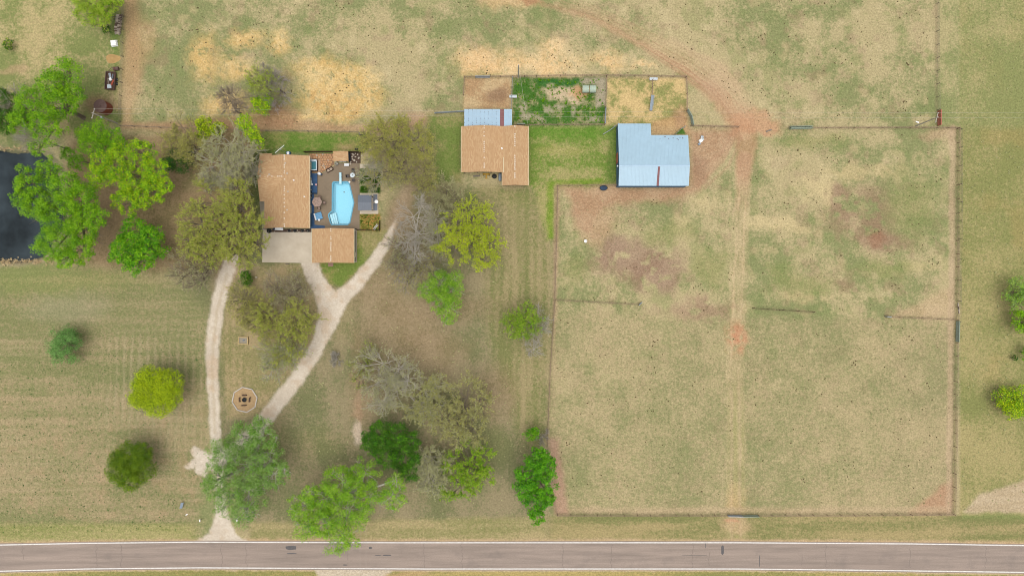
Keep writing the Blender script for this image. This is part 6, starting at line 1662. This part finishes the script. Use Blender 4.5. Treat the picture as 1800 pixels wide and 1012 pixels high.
for (u, v), s_ in list(zip(spots, sizes))[:300]:
    p = site(u, v)
    tag(link('dung_pile', PM[q_.randint(0, 5)], None, (p.x, p.y, .012), (0, 0, q_.uniform(0, 6.3)), (s_ * q_.uniform(.8, 1.3), s_, 1)), *dung_words(u, v))
def scatter(name, items, m_):
    """many little mounds or tufts as one mesh; items: (x, y, mesh builder verts, faces)"""
    mb = MB()
    for vs_, fs in items: mb.add(vs_, fs)
    return tag(mb.build(name, m_), kind='stuff')
its = []
for (u, v), s_ in list(zip(spots, sizes))[300:]:
    p = site(u, v); g = PM[q_.randint(0, 5)]; a = q_.uniform(0, 6.3); ca, sa = math.cos(a) * s_, math.sin(a) * s_
    its.append(([(p.x + w.co.x * ca - w.co.y * sa, p.y + w.co.x * sa + w.co.y * ca, w.co.z + .012) for w in g.vertices], [tuple(f.vertices) for f in g.polygons]))
scatter('small_dung', its, M['dung'])
def tufts(name, n, pick, leaf, r0, r1, h, blades=7, seed=1):
    g = random.Random(seed); its = []
    c = 0
    while c < n:
        u, v = pick(g)
        if u is None: continue
        c += 1; p = site(u, v); rr_ = g.uniform(r0, r1); vs_, fs = [], []
        for b_ in range(blades):
            a = g.uniform(0, 6.28); d = rr_ * g.uniform(.6, 1.2); w = rr_ * .38
            cx_, cy_ = math.cos(a), math.sin(a); o = len(vs_)
            vs_ += [(p.x - cy_ * w * .4, p.y + cx_ * w * .4, .01), (p.x + cy_ * w * .4, p.y - cx_ * w * .4, .01), (p.x + cx_ * d + cy_ * w * .3, p.y + cy_ * d - cx_ * w * .3, h * g.uniform(.6, 1.2)), (p.x + cx_ * d - cy_ * w * .3, p.y + cy_ * d + cx_ * w * .3, h * g.uniform(.6, 1.2))]
            fs.append((o, o + 1, o + 2, o + 3))
        its.append((vs_, fs))
    return scatter(name, its, L[leaf])
LAWN = [(0, 640), (360, 560), (365, 780), (340, 900), (360, 935), (0, 935)]
def p_lawn(g):
    u, v = g.uniform(0, 370), g.uniform(560, 935)
    return (u, v) if in_poly(u, v, LAWN) else (None, None)
tufts('lawn_weeds', 800, p_lawn, 'cedar', .08, .2, .12, 6, 3)
def p_past(g):
    u, v = g.uniform(225, 1680), g.uniform(0, 895)
    return (u, v) if any(in_poly(u, v, q) for q in PAST) else (None, None)
tufts('pasture_tufts', 1600, p_past, 'sage', .10, .22, .14, 6, 4)
def p_east(g): return g.uniform(1690, 1800), g.uniform(0, 900)
tufts('roadside_tufts', 400, p_east, 'sage', .12, .3, .15, 6, 5)
def p_pen(g):
    u, v = g.uniform(904, 1060), g.uniform(140, 218)
    return u, v
tufts('pen_weeds', 260, p_pen, 'mid', .12, .34, .3, 7, 6)
def p_bed(g):
    return g.uniform(634, 667), g.uniform(298, 337)
def p_bed2(g): return g.uniform(634, 667), g.uniform(377, 403)
tufts('flower_bed_plants', 150, p_bed2, 'olive', .1, .24, .2, 7, 17)
tufts('ground_cover', 90, p_bed2, 'deep', .1, .24, .2, 7, 18)
tufts('ground_cover', 420, p_bed, 'deep', .12, .3, .25, 7, 7)
def p_yard(g):
    u, v = g.uniform(480, 960), g.uniform(470, 930)
    if u < 560 and v > 700: return None, None
    if abs((u - 590) * .86 + (v - 545) * .5) < 30 and v < 760: return None, None
    return u, v
tufts('yard_tufts', 700, p_yard, 'sage', .10, .26, .12, 6, 8)

def p_bank(g):
    s_ = g.random()
    if s_ < .6: return g.uniform(-60, 95), g.gauss(459, 2.6)
    return g.uniform(-60, 60), g.gauss(262, 3)
tufts('bank_reeds', 260, p_bank, 'straw', .15, .4, .3, 7, 9)
ntri = sum(len(o.data.polygons) * 2 for o in scene.objects if o.type == 'MESH')
print('TRIS', ntri)
